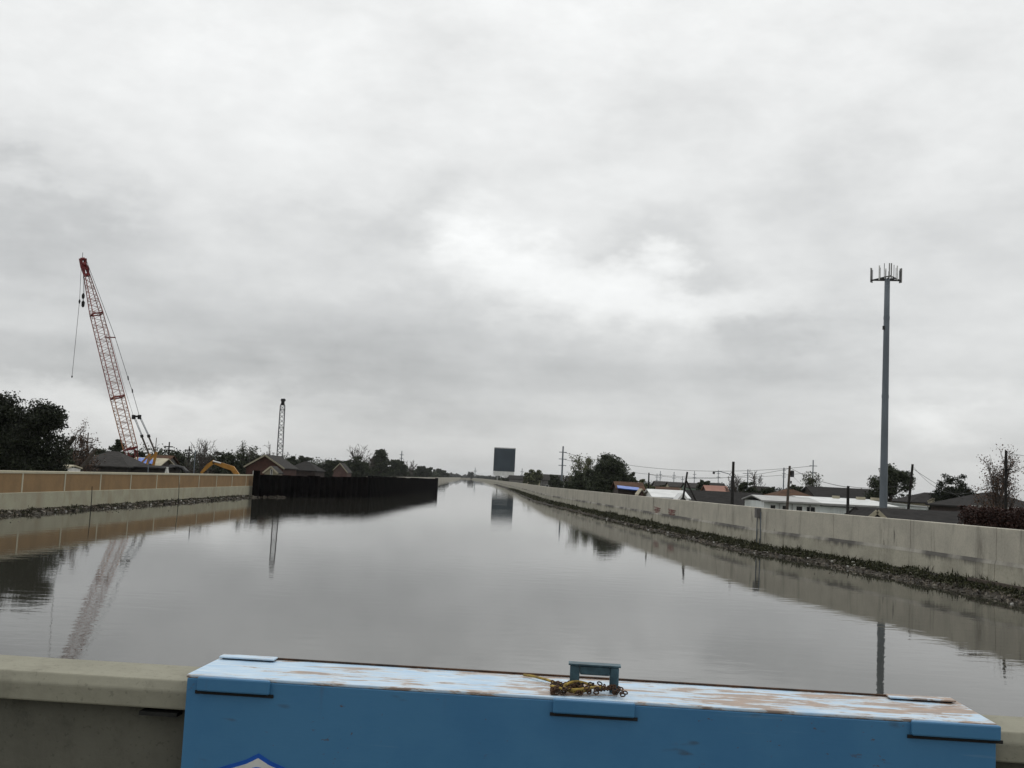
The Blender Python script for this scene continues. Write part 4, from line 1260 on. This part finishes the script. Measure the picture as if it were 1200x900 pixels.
_, _, tA = upole('utility_pole', 'slanting black pole with a wire right of the cell tower', 1069.5, 544, 98, 3.4, (), -9, 'creo', G2)
rt, _, tB = upole('utility_pole', 'black pole with a bracket in the reddish bare tree', 1179, 528, 83, 3.6, ((550, 6, 1.4),), 0, 'creo', G2)
rt, ft0, tC = upole('utility_pole', 'brown pole carrying a transformer in front of the white workshop', 925.5, 546, 133, 3.2, (), -3, 'pole_wood', G2)
c = P(928.5, 555.5, 133)
q = MB(); q.tube([c + Vector((0, 0, -.38)), c + Vector((0, 0, .35)), c + Vector((0, 0, .45))], [.23, .23, .14], 10); q.build('transformer', MT['dark_steel'], rt)
c = P(927, 565, 133); q = MB(); q.tube([c + Vector((0, 0, -.2)), c + Vector((0, 0, .15))], .1, 8); q.build('fuse_box', MT['dark_steel'], rt)

# crossed black posts
BP = 131.0
pa, pb = P(805.5, 553, BP), P(799.5, 590, BP)
lp = thing('braced_post', 'leaning black post propped by a slanting brace', 'post', (pb.x, BP, GZ))
q = MB(); q.tube([Vector((pb.x - .3, BP, GZ)), pb, pa], [.14, .13, .11], 8); q.build('post', MT['creo'], lp)
q = MB(); q.tube([P(804, 563, BP) + Vector((0, -.1, 0)), Vector((P(816, 589, BP).x, BP - .4, P(816, 589, BP).z)), Vector((P(818, 589, BP).x + .8, BP - .5, GZ))], [.1, .1, .1], 8); q.build('brace', MT['creo'], lp)

# street lamp
a = P(844, 553.8, 300)
sl = thing('street_lamp', 'slender street lamp with a long arm reaching left', 'street lamp', (P(856, 560, 300).x, 300, GZ))
xb_ = P(857, 560, 300).x
q = MB(); q.tube([(xb_, 300, GZ), (xb_, 300, a.z - .9), (xb_ - .5, 300, a.z - .3), (a.x, 300, a.z + .3)], [.14, .12, .1, .1], 8); q.build('post', MT['steel_grey'], sl)
e = P(836.5, 553, 300); q = MB(); q.tube([(a.x, 300, a.z + .3), (e.x, 300, e.z)], .09, 6); q.build('arm', MT['steel_grey'], sl)
q = MB(); q.box((e.x, 300, e.z - .25), (.55, .5, .7)); q.build('lamp_head', MT['dark_steel'], sl)


def wire(label, p, q_, sag, r=.016):
    p, q_ = Vector(p), Vector(q_); pts = []
    for i in range(15):
        t = i / 14; v = p * (1 - t) + q_ * t; v.z -= sag * 4 * t * (1 - t); pts.append(v)
    mb = MB(); mb.tube(pts, r, 4); tag(mb.build('overhead_wire', MT['wire']), label, 'wire', 'overhead wires')


wire('thick wire sagging from the transformer pole right to the short black post', P(925.5, 548, 133), P(994, 571, 104), .35, .028)
wire('thin wire running left from the transformer pole toward the trees', P(925.5, 549, 133), P(760.5, 556, 160), .9, .022)
wire('thin guy wire slanting down from the transformer pole', P(927, 556, 133), P(946, 574, 126), .05, .016)
wire('wire from the short black post right behind the cell tower', P(994, 570, 104), P(1069.5, 566, 98), .3, .02)
wire('wire dropping right from the slanting black pole', P(1069.5, 549, 98), P(1130, 585, 105), .12, .02)
wire('slack wire from the slanting black pole to the black bracket pole', P(1069.5, 546, 98), P(1179, 551, 83), 2.2, .016)
wire('wire leaving the black bracket pole toward the right edge', P(1179, 530, 83), P(1260, 536, 70), .2, .014)
wire('long far transmission wire crossing above the brown roof', P(660, 530, 520), P(953, 546, 420), 5, .07)
wire('lower far transmission wire crossing above the right bank', P(660, 538, 520), P(953, 553.5, 420), 5, .06)

# white A-frame and pipe on the construction side
a = P(195.5, 548, 147)
af = thing('sawhorse', 'small white A frame trestle on the ground right of the crane', 'trestle', (a.x, 147, GZ))
for s in (-1, 1):
    for dy in (0, .6):
        q = MB(); q.bar((a.x, 147 + dy * .5, a.z), (a.x + s * 1.1, 147 + dy, 2.2 - 3.2 + .0), .12); q.build('leg', MT['white'], af)
q = MB(); q.bar((a.x, 146.9, a.z), (a.x, 147.5, a.z), .14); q.build('ridge_bar', MT['white'], af)
q = MB(); q.tube([P(200, 546.5, 160), P(208, 547.2, 158), P(215, 549, 156), P(219, 553, 154), Vector((P(221, 560, 153).x, 153, GZ))], .3, 10)
tag(q.build('hose', MT['black'], smooth=True), 'thick black discharge hose arching beside the white trestle', 'hose')
q = MB(); b0 = P(90, 556, 118); b1 = P(113, 526, 120)
q.tube([Vector((b0.x - 1.5, 118, GZ)), b0, b0 * .5 + b1 * .5, b1], [.3, .27, .22, .12], 8)
tag(q.build('leaning_trunk', MT['bark']), 'dark broken trunk leaning in front of the hip roofed house', 'tree trunk')
q = MB(); b0 = P(80, 522, 120); b1 = P(88, 511.5, 120)
q.tube([Vector((b0.x - 5, 120.5, GZ)), Vector((b0.x - 2, 120.3, b0.z - 4)), b0, b1], [.35, .3, .27, .24], 8)
tag(q.build('leaning_trunk', MT['bark']), 'short dark snag of trunk jutting from the right side of the oak', 'tree trunk')


# ------------------------------------------------------------------ cranes
def lattice(p0, p1, w0, w1, bays, side, chord_r, lace_r, hook=None):
    """four chords and zigzag lacing between two points; returns chords, lacing"""
    p0, p1 = Vector(p0), Vector(p1)
    ax = (p1 - p0).normalized(); s = Vector(side); s = (s - ax * s.dot(ax)).normalized(); t = ax.cross(s).normalized()
    ch, la = MB(), MB()
    def corner(k, f):
        w = (w0 + (w1 - w0) * f) / 2
        sx, sy = ((-1, -1), (1, -1), (1, 1), (-1, 1))[k]
        return p0 + (p1 - p0) * f + s * sx * w + t * sy * w
    for k in range(4): ch.tube([corner(k, 0), corner(k, 1)], chord_r, 6)
    for i in range(bays):
        f0, f1 = i / bays, (i + 1) / bays
        for k in range(4):
            k2 = (k + 1) % 4
            a, b_ = (k, k2) if i % 2 == 0 else (k2, k)
            la.tube([corner(a, f0), corner(b_, f1)], lace_r, 4, cap=False)
            if i % 4 == 0: la.tube([corner(k, f0), corner(k2, f0)], lace_r, 4, cap=False)
    return ch, la, corner


CD = 172.0
foot = P(158, 546, CD); tip = P(101.5, 322, CD)
cr = thing('crawler_crane', 'red and white lattice boom crane towering behind the tan floodwall', 'crane', (P(168, 540, CD).x, CD, GZ))
ax = tip - foot
side = Vector((1, .75, 0))
j1, j2, j3 = foot + ax * .09, foot + ax * .36, foot + ax * .80
secs = ((foot, j1, .8, 1.7, 4, 'boom_section', 'red', 'red'), (j1, j2, 1.7, 1.75, 16, 'boom_section', 'boom_tan', 'boom_lace'),
        (j2, j3, 1.75, 1.6, 24, 'boom_section', 'boom_red', 'boom_lace'), (j3, tip, 1.6, .75, 12, 'boom_section', 'boom_red', 'boom_lace'))
for (a, b_, w0, w1, n_, nm, m1, m2) in secs:
    ch, la, cf = lattice(a, b_, w0, w1, n_, side, .075, .034)
    so_ = ch.build(nm, MT[m1], cr); la.build('lacing', MT[m2], so_)
    q = MB()
    for k in range(4): q.bar(cf(k, .98), cf((k + 1) % 4, .98), .2)
    q.build('joint_frame', MT['red'], so_)
# boom head
hd = MB(); a1 = ax.normalized(); sd_ = (side - a1 * side.dot(a1)).normalized()
for s in (-.36, .3):
    b0 = tip + sd_ * s
    hd.prism([b0 + Vector((-.1, 0, -.2)), b0 + Vector((.12, 0, -.2)), b0 + a1 * 1.3 + Vector((.3, 0, 0)), b0 + a1 * 1.75 + Vector((.05, 0, 0)), b0 + a1 * 2.6 + Vector((.22, 0, .2)), b0 + a1 * 2.6 + Vector((-.32, 0, .2)), b0 + a1 * 1.3 + Vector((-.35, 0, 0))], sd_ * .12)
hd.bar(tip + a1 * .1 - sd_ * .42, tip + a1 * .1 + sd_ * .42, .3); hd.bar(tip + a1 * 1.0 - sd_ * .38, tip + a1 * 1.0 + sd_ * .38, .3)
ho = hd.build('boom_head', MT['red'], cr)
q = MB(); q.tube([tip + a1 * 1.8 - sd_ * .3, tip + a1 * 1.8 + sd_ * .3], .36, 14); q.tube([tip + a1 * 2.7 - sd_ * .3, tip + a1 * 2.7 + sd_ * .3], .26, 14); q.build('sheave', MT['red'], ho)
q = MB(); q.tube([tip + a1 * 2.9, tip + a1 * 2.9 + Vector((0, 0, .9))], .04, 5); q.build('aerial', MT['dark_steel'], ho)
# hoist lines and hooks
h0 = P(97.5, 309, CD)
hb1 = P(97.7, 345, CD); hb2 = P(97.2, 358, CD)
q = MB(); q.tube([h0, hb1], .03, 4); q.tube([h0 + Vector((.15, 0, 0)), hb1 + Vector((.12, 0, 0))], .03, 4); q.build('hoist_line', MT['wire'], cr)
q = MB(); q.tube([hb1 + Vector((0, 0, .2)), hb1 + Vector((0, 0, -.1)), hb1 + Vector((0, 0, -.5)), hb1 + Vector((0, 0, -.75))], [.1, .24, .24, .1], 10)
q.tube([hb2 + Vector((0, 0, .8)), hb2 + Vector((0, 0, .55)), hb2 + Vector((0, 0, -.1)), hb2 + Vector((0, 0, -.3))], [.1, .27, .24, .08], 10)
q.tube([hb1, hb2], .06, 6); q.build('hook_block', MT['black'], cr)
w1_ = P(95, 316, CD); w2_ = P(93.2, 353, CD); w3_ = P(84.4, 441, CD)
q = MB(); q.tube([w1_, w2_, w3_], .035, 4); q.build('whip_line', MT['wire'], cr)
q = MB(); q.tube([w2_ + Vector((0, 0, .3)), w2_, w2_ + Vector((0, 0, -.4))], [.08, .18, .08], 8); q.build('line_weight', MT['dark_steel'], cr); q = MB(); q.tube([w3_ + Vector((0, 0, .15)), w3_, w3_ + Vector((0, 0, -.25))], [.06, .14, .05], 8); q.build('line_weight', MT['dark_steel'], cr)
# pendants, equaliser, gantry
pt0 = P(101.5, 306, CD); e1 = P(156.5, 488, CD); e2 = P(163.5, 488, CD)
q = MB(); q.tube([pt0, P(135, 395.5, CD), P(150, 443, CD), P(155, 458, CD), e2], .04, 5); q.build('pendant_line', MT['wire'], cr)
q = MB(); q.tube([pt0 + Vector((0, -.4, 0)), P(131, 395.5, CD) + Vector((0, -.5, 0)), P(146, 452, CD) + Vector((0, -.4, 0)), e1], .025, 5); q.build('pendant_line', MT['wire'], cr)
q = MB(); q.tube([P(122, 395, CD), P(135.5, 395.5, CD)], .1, 6); q.build('pendant_strut', MT['red'], cr)
for px_, py_ in ((150, 443), (155, 458)):
    q = MB(); c = P(px_, py_, CD); q.tube([c + Vector((-.05, 0, .3)), c + Vector((.08, 0, -.3))], .11, 6); q.build('pendant_socket', MT['dark_steel'], cr)
q = MB(); q.bar(e1, e2, .3); q.tube([e1 + Vector((0, 0, .25)), e1 + Vector((0, 0, -.45))], .3, 8); q.tube([e2 + Vector((0, 0, .25)), e2 + Vector((0, 0, -.45))], .3, 8); q.build('equaliser', MT['black'], cr)
for (a, b_, c) in (((157, 489), (166, 511), (175, 533)), ((163.5, 489), (174, 511), (182.5, 531))):
    q = MB(); q.tube([P(*a, CD), P(*b_, CD)], .06, 5); q.tube([P(*a, CD) + Vector((.2, 0, 0)), P(*b_, CD) + Vector((.15, 0, 0))], .05, 5); q.build('luffing_rope', MT['steel_grey'], cr)
    q = MB(); q.tube([P(*b_, CD), P(*c, CD)], .14, 6); q.build('backstay_bar', MT['pole_wood'], cr)
    q = MB(); q.tube([P(*b_, CD) + Vector((-.03, 0, .2)), P(*b_, CD) + Vector((.1, 0, -.2))], .26, 8); q.build('stay_socket', MT['black'], cr)
    q = MB(); cc = P(*c, CD); q.bar(cc + Vector((.1, 0, .2)), Vector((cc.x - .5, CD, 2.2)), .35); q.bar(cc, Vector((cc.x - 2.0, CD, 3.2)), .25); q.build('gantry_leg', MT['yellow'], cr)
bx = P(166, 548, CD).x
q = MB(); q.box((bx, CD + .2, 2.2), (5.6, 3, 2.0)); q.build('machine_house', MT['red'], cr, bevel=.1)
q = MB(); q.box((bx - 2.0, CD - 2.2, 2.3), (1.6, 1.2, 1.9)); cb = q.build('cab', MT['red'], cr, bevel=.08)
q = MB(); q.box((bx - 2.0, CD - 2.82, 2.6), (1.2, .03, .9)); q.build('windscreen', MT['glass'], cb)
q = MB(); q.box((bx + 3.3, CD + .2, 1.9), (1.0, 3.2, 1.6)); q.build('counterweight', MT['yellow'], cr, bevel=.1)
for s in (-2, 2):
    q = MB(); pr = []
    for k in range(16):
        t = 2 * math.pi * k / 16; pr.append(Vector((bx + (2.6 if math.cos(t) > 0 else -2.6) + .6 * math.cos(t), CD + s - .45, GZ + .62 + .6 * math.sin(t))))
    q.prism(pr, (0, .9, 0)); q.build('track', MT['black'], cr)
q = MB(); q.box((bx, CD, .6), (2.6, 3.0, 1.3)); q.build('carbody', MT['dark_steel'], cr)

# second, smaller mast
MD = 300.0
mtop, mfoot = P(331.2, 475, MD), P(327, 552, MD)
sc = thing('pile_driver_crane', 'slim dark lattice mast standing upright behind the brick house', 'crane', (mfoot.x, MD, GZ))
ch, la, cf = lattice(Vector((mfoot.x, MD, .5)), mtop, 1.75, 1.25, 17, (1, .2, 0), .13, .075)
mo = ch.build('mast', MT['dark_steel'], sc); la.build('lacing', MT['dark_steel'], mo)
q = MB(); q.prism([(mtop.x - .55, MD - .5, mtop.z), (mtop.x + .55, MD - .5, mtop.z), (mtop.x + .35, MD - .5, mtop.z + 1.0), (mtop.x + .75, MD - .5, mtop.z + 1.5), (mtop.x + .5, MD - .5, mtop.z + 1.9), (mtop.x - .45, MD - .5, mtop.z + 1.8), (mtop.x - .55, MD - .5, mtop.z + 1.3), (mtop.x - .3, MD - .5, mtop.z + .9)], (0, 1.0, 0)); q.build('mast_head', MT['black'], sc)
q = MB(); q.box((mfoot.x + 1.6, MD, 1.4), (4.2, 3, 2.2)); q.build('machine_house', MT['dark_steel'], sc, bevel=.1)
for s in (-1.6, 1.6):
    q = MB(); pr = []
    for k in range(16):
        t = 2 * math.pi * k / 16; pr.append(Vector((mfoot.x + 1.4 + (2.2 if math.cos(t) > 0 else -2.2) + .5 * math.cos(t), MD + s - .4, GZ + .52 + .5 * math.sin(t))))
    q.prism(pr, (0, .8, 0)); q.build('track', MT['black'], sc)

# excavator
ED = 186.0
ex = thing('excavator', 'yellow excavator with its arm bent above the tan floodwall', 'excavator', (P(272, 556, ED).x, ED, GZ))
k0, k1, k2 = P(278, 557, ED), P(249, 541.2, ED), P(235.5, 554.5, ED)
q = MB(); m1_ = P(272, 548.8, ED); wv = Vector((0, .5, 0))
def plate(mb, pts, hw, wv):
    """a bent box beam through pts, half-heights hw"""
    up_, dn = [], []
    for i, p in enumerate(pts):
        a, b_ = pts[max(i - 1, 0)], pts[min(i + 1, len(pts) - 1)]
        d = (b_ - a).normalized(); n = Vector((-d.z, 0, d.x))
        up_.append(p + n * hw[i]); dn.append(p - n * hw[i])
    for i in range(len(pts) - 1):
        mb.prism([up_[i], up_[i + 1], dn[i + 1], dn[i]], wv)
plate(q, [Vector((k0.x, ED, 1.0)), k0, m1_, P(260, 545, ED), k1], [.35, .4, .42, .38, .25], wv); q.build('boom', MT['yellow'], ex)
q = MB(); plate(q, [k1 + Vector((.3, 0, .1)), P(244, 545.5, ED), k2], [.3, .33, .2], wv * .8); q.build('stick', MT['yellow'], ex)
q = MB(); q.tube([P(249.5, 540.2, ED), P(259, 542.8, ED)], .12, 8); q.build('hydraulic_cylinder', MT['white'], ex)
q = MB(); q.prism([k2, k2 + Vector((-.7, 0, -.7)), k2 + Vector((-.3, 0, -1.7)), k2 + Vector((.9, 0, -1.3)), k2 + Vector((.5, 0, -.2))], (0, 1.2, 0)); q.build('bucket', MT['dark_steel'], ex)
q = MB(); q.box((k0.x + 1.0, ED + .3, 1.0), (3.6, 2.6, 1.4)); q.build('body', MT['yellow'], ex, bevel=.12)
q = MB(); q.box((k0.x + .1, ED - .5, 1.9), (1.5, 1.1, 1.5)); cb = q.build('cab', MT['yellow'], ex, bevel=.08)
q = MB(); q.box((k0.x + .1, ED - 1.07, 2.1), (1.1, .03, .8)); q.build('window', MT['glass'], cb)
for s in (-1.1, 1.1):
    q = MB(); pr = []
    for k in range(16):
        t = 2 * math.pi * k / 16; pr.append(Vector((k0.x + .8 + (1.5 if math.cos(t) > 0 else -1.5) + .45 * math.cos(t), ED + s, GZ + .47 + .45 * math.sin(t))))
    q.prism(pr, (0, .5, 0)); q.build('track', MT['black'], ex)

# ------------------------------------------------------------------ bridge, parapet, blue cover
ZT = CAMH - .75
fl, fr = gz(222, 790, ZT), gz(1165, 848, ZT)          # front top edge
bl, brr = gz(258, 768, ZT), gz(1115, 822, ZT)         # rear top edge
U = (fr - fl); L_ = U.length; U.normalize()
V = Vector((-U.y, U.x, 0))
dep = ((bl - fl).dot(V) + (brr - fl).dot(V)) / 2


def BQ(u, v, z): return fl + U * u + V * v + Vector((0, 0, z - ZT))


def bbox(mb, u0, u1, v0, v1, z0, z1):
    return mb.hexa([BQ(u0, v0, z0), BQ(u1, v0, z0), BQ(u1, v1, z0), BQ(u0, v1, z0), BQ(u0, v0, z1), BQ(u1, v0, z1), BQ(u1, v1, z1), BQ(u0, v1, z1)])


DECK = 2.65
q = MB(); bbox(q, -40, 45, -9, dep + .25, DECK - .7, DECK - .01); tag(q.build('bridge_deck', MT['parapet']), kind='structure')
q = MB(); bbox(q, -40, 45, -8.6, -1.0, DECK - .05, DECK + .004); tag(q.build('road', MT['asphalt']), kind='structure')
q = MB(); bbox(q, -40, 45, -.98, -.02, DECK - .3, DECK + .12); tag(q.build('kerb', MT['parapet']), kind='structure')
ZP = ZT - .035
pr_ = thing('bridge_parapet', 'pale concrete bridge parapet running under the blue steel cover', 'parapet', BQ(0, .2, DECK))


q = MB(); u0, u1 = -12, L_ + 12
q.prism([BQ(u0, v, z) for v, z in [(.10, ZP - .112), (.035, ZP - .10), (.03, ZP - .035), (.055, ZP), (dep - .05, ZP), (dep - .02, ZP - .03), (dep - .02, ZP - .112)]], U * (u1 - u0))
q.build('coping', MT['parapet'], pr_, bevel=.006)
q = MB(); bbox(q, u0, u1, .10, dep - .03, DECK + .121, ZP - .113); q.build('parapet_wall', MT['parapet_shade'], pr_)
q = MB(); bbox(q, -.19, -.05, .04, .098, ZP - .128, ZP - .1145); q.build('scuff_mark', MT['rubber_scuff'], pr_)

bc = thing('steel_cover', 'blue painted steel cover with rust streaked top clamped over the parapet', 'steel cover', BQ(L_ / 2, dep / 2, DECK))
q = MB(); bbox(q, -.01, L_ + .01, -.004, dep, ZT - .012, ZT); q.build('top_plate', MT['blue_top'], bc, bevel=.004)
q = MB(); bbox(q, -.005, L_ + .005, -.006, .014, DECK + .125, ZT - .0125); q.build('front_plate', MT['blue_front'], bc, bevel=.003)
q = MB(); bbox(q, -.005, L_ + .005, dep - .012, dep + .004, ZT - .4, ZT - .0125); q.build('rear_plate', MT['blue_front'], bc)
q = MB(); bbox(q, .02, L_ - .02, dep - .006, dep + .006, ZT + .0005, ZT + .007); q.build('edge_bead', MT['rust'], bc)


def px_u(px, py, v):          # u of a photo pixel on the top plane
    p = gz(px, py, ZT); return (p - fl).dot(U)


for (x0, x1, y) in ((226, 320, 795), (648, 744, 823), (1072, 1166, 846)):
    u0, u1 = px_u(x0, y, 0), px_u(x1, y, 0)
    q = MB(); bbox(q, u0, u1, -.028, -.0065, ZT - .052, ZT - .002); q.build('hinge_block', MT['blue_front'], bc, bevel=.006)
    q = MB(); bbox(q, u0 - .01, u1 + .012, -.0105, -.0062, ZT - .064, ZT - .0525); q.build('rubber_seal', MT['black'], bc)
for (x0, x1, y) in ((262, 332, 770), (1042, 1112, 820)):
    u0, u1 = px_u(x0, y, 0), px_u(x1, y, 0)
    q = MB(); bbox(q, u0, u1, dep - .07, dep - .01, ZT + .006, ZT + .013); q.build('latch_plate', MT['blue_top'], bc, bevel=.003)
    q = MB(); bbox(q, u0 + .01, u1 - .01, dep - .055, dep - .02, ZT + .0005, ZT + .0055); q.build('rubber_pad', MT['black'], bc)
# centre lifting bracket
u0, u1 = px_u(667, 808, 0), px_u(724, 811, 0)
q = MB(); vb = dep * .30
zb_ = ZT + .092
bbox(q, u0, u0 + .035, vb, vb + .045, ZT + .001, zb_); bbox(q, u1 - .032, u1, vb, vb + .045, ZT + .001, zb_); bbox(q, u0 + .0355, u1 - .0325, vb, vb + .045, zb_ - .032, zb_ - .001)
q.build('lifting_bracket', MT['teal'], bc, bevel=.005)
q = MB(); bbox(q, u0 - .006, u1 + .006, vb - .004, vb + .05, zb_ + .0005, zb_ + .006); q.build('bracket_cap', MT['teal'], bc)
# rusty chain heap and yellow rope around it
r = random.Random(6); q = MB()
for i in range(110):
    u = u0 - .06 + (u1 - u0 + .08) * r.uniform(0, 1) ** 1.4; v = vb + r.uniform(-.095, .03)
    z = ZT + .008 + r.uniform(0, .03) * (1 - abs(u - (u0 + u1) / 2) / (u1 - u0 + .1))
    c = BQ(u, v, z); n1 = Vector((r.gauss(0, 1), r.gauss(0, 1), r.gauss(0, .5))).normalized(); n2 = n1.orthogonal().normalized()
    ring = [c + (n1 * math.cos(t) * .009 + n2 * math.sin(t) * .006) for t in [k * math.pi / 5 for k in range(11)]]
    q.tube(ring, .0026, 5)
tag(q.build('chain', MT['rust'], smooth=True), 'heap of rusty chain around the teal bracket on the blue cover', 'chain')
q = MB()
pts = []
for i in range(120):
    t = i / 119
    ang = t * 6.283 * 2.6
    uc = u0 + .01 + .07 * math.sin(t * 2.5); rad = .055 + .018 * math.sin(ang * .7)
    pts.append(BQ(uc - .03 + rad * 1.1 * math.cos(ang), vb - .03 + rad * .7 * math.sin(ang), ZT + .010 + .022 * t + .006 * math.sin(ang * 2.3)))
tail = [BQ(px_u(612, 800, 0), dep - .05, ZT + .008), BQ(px_u(624, 803, 0), dep - .08, ZT + .01), BQ(px_u(640, 807, 0), dep * .62, ZT + .012)]
q.tube(tail + pts, .005, 7)
tag(q.build('rope', MT['yellow_rope'], smooth=True), 'yellow rope coiled by the teal bracket on the blue cover', 'rope')

# diamond sign on the front plate
def front(px, py, off=-.010):      # photo pixel -> front plate plane
    d = ray(px, py); o = Vector((0, 0, CAMH)); n = V
    t = (BQ(0, off, 0) - o).dot(n) / d.dot(n)
    p = o + d * t
    return (p - fl).dot(U), p.z


uc, zc_ = front(303, 883)
sg = thing('diamond_sign', 'white diamond sign with a blue border on the blue cover', 'sign', BQ(uc, -.01, DECK + .3))


def diamond(mb, hw, hh, v0, v1, r_):
    pl = []
    cz_ = zc_ - .165
    for (cu, cz2) in ((0, 1), (-1, 0), (0, -1), (1, 0)):
        px_, pz_ = cu * hw, cz2 * hh
        for t in (-1, 0, 1):
            if cu == 0: pl.append((px_ - t * r_ * cz2 * -1 * 1.0, pz_ - abs(t) * r_ * .55 * cz2))
            else: pl.append((px_ - abs(t) * r_ * .8 * cu, pz_ + t * r_ * .6 * cu * 1.0))
    pl = sorted(pl, key=lambda p: math.atan2(p[1], p[0]))
    mb.prism([BQ(uc + a, v0, cz_ + b_) for a, b_ in pl], V * (v1 - v0))


q = MB(); diamond(q, .40, .165, -.0095, -.0065, .045); q.build('border', MT['sign_blue'], sg)
q = MB(); diamond(q, .365, .149, -.0125, -.0097, .04); q.build('face', MT['sign_white'], sg)
q = MB()
for a0, a1_ in ((.15, .99),):
    arc = [BQ(uc - .0 + .03 * math.cos(math.pi * t), -.0128, zc_ - .070 + .02 * math.sin(math.pi * t)) for t in np.linspace(a0, a1_, 9)]
    q.tube(arc, .0045, 6)
q.build('emblem', MT['sign_blue'], sg)

# ------------------------------------------------------------------ damp air
q = MB(); q.hexa([(-12050, -3050, GZ - 1), (12050, -3050, GZ - 1), (12050, 20050, GZ - 1), (-12050, 20050, GZ - 1),
                  (-12050, -3050, 60), (12050, -3050, 60), (12050, 20050, 60), (-12050, 20050, 60)])
hm = bpy.data.materials.new('haze'); hm.use_nodes = True
hn = hm.node_tree; hn.nodes.remove(hn.nodes['Principled BSDF'])
pv = N(hn, 'ShaderNodeVolumePrincipled'); pv.inputs['Density'].default_value = HAZE
pv.inputs['Color'].default_value = (0.93, 0.95, 0.97, 1)
hn.links.new(pv.outputs[0], hn.nodes['Material Output'].inputs['Volume'])
tag(q.build('haze', hm), kind='stuff')

# ------------------------------------------------------------------ render settings
scene.render.engine = 'CYCLES'
scene.cycles.max_bounces = 6
scene.cycles.diffuse_bounces = 3
scene.cycles.glossy_bounces = 3
scene.cycles.use_denoising = True
scene.view_settings.view_transform = 'Standard'
scene.view_settings.look = 'None'
scene.view_settings.exposure = 0
scene.view_settings.gamma = 1
scene.view_settings.use_curve_mapping = False
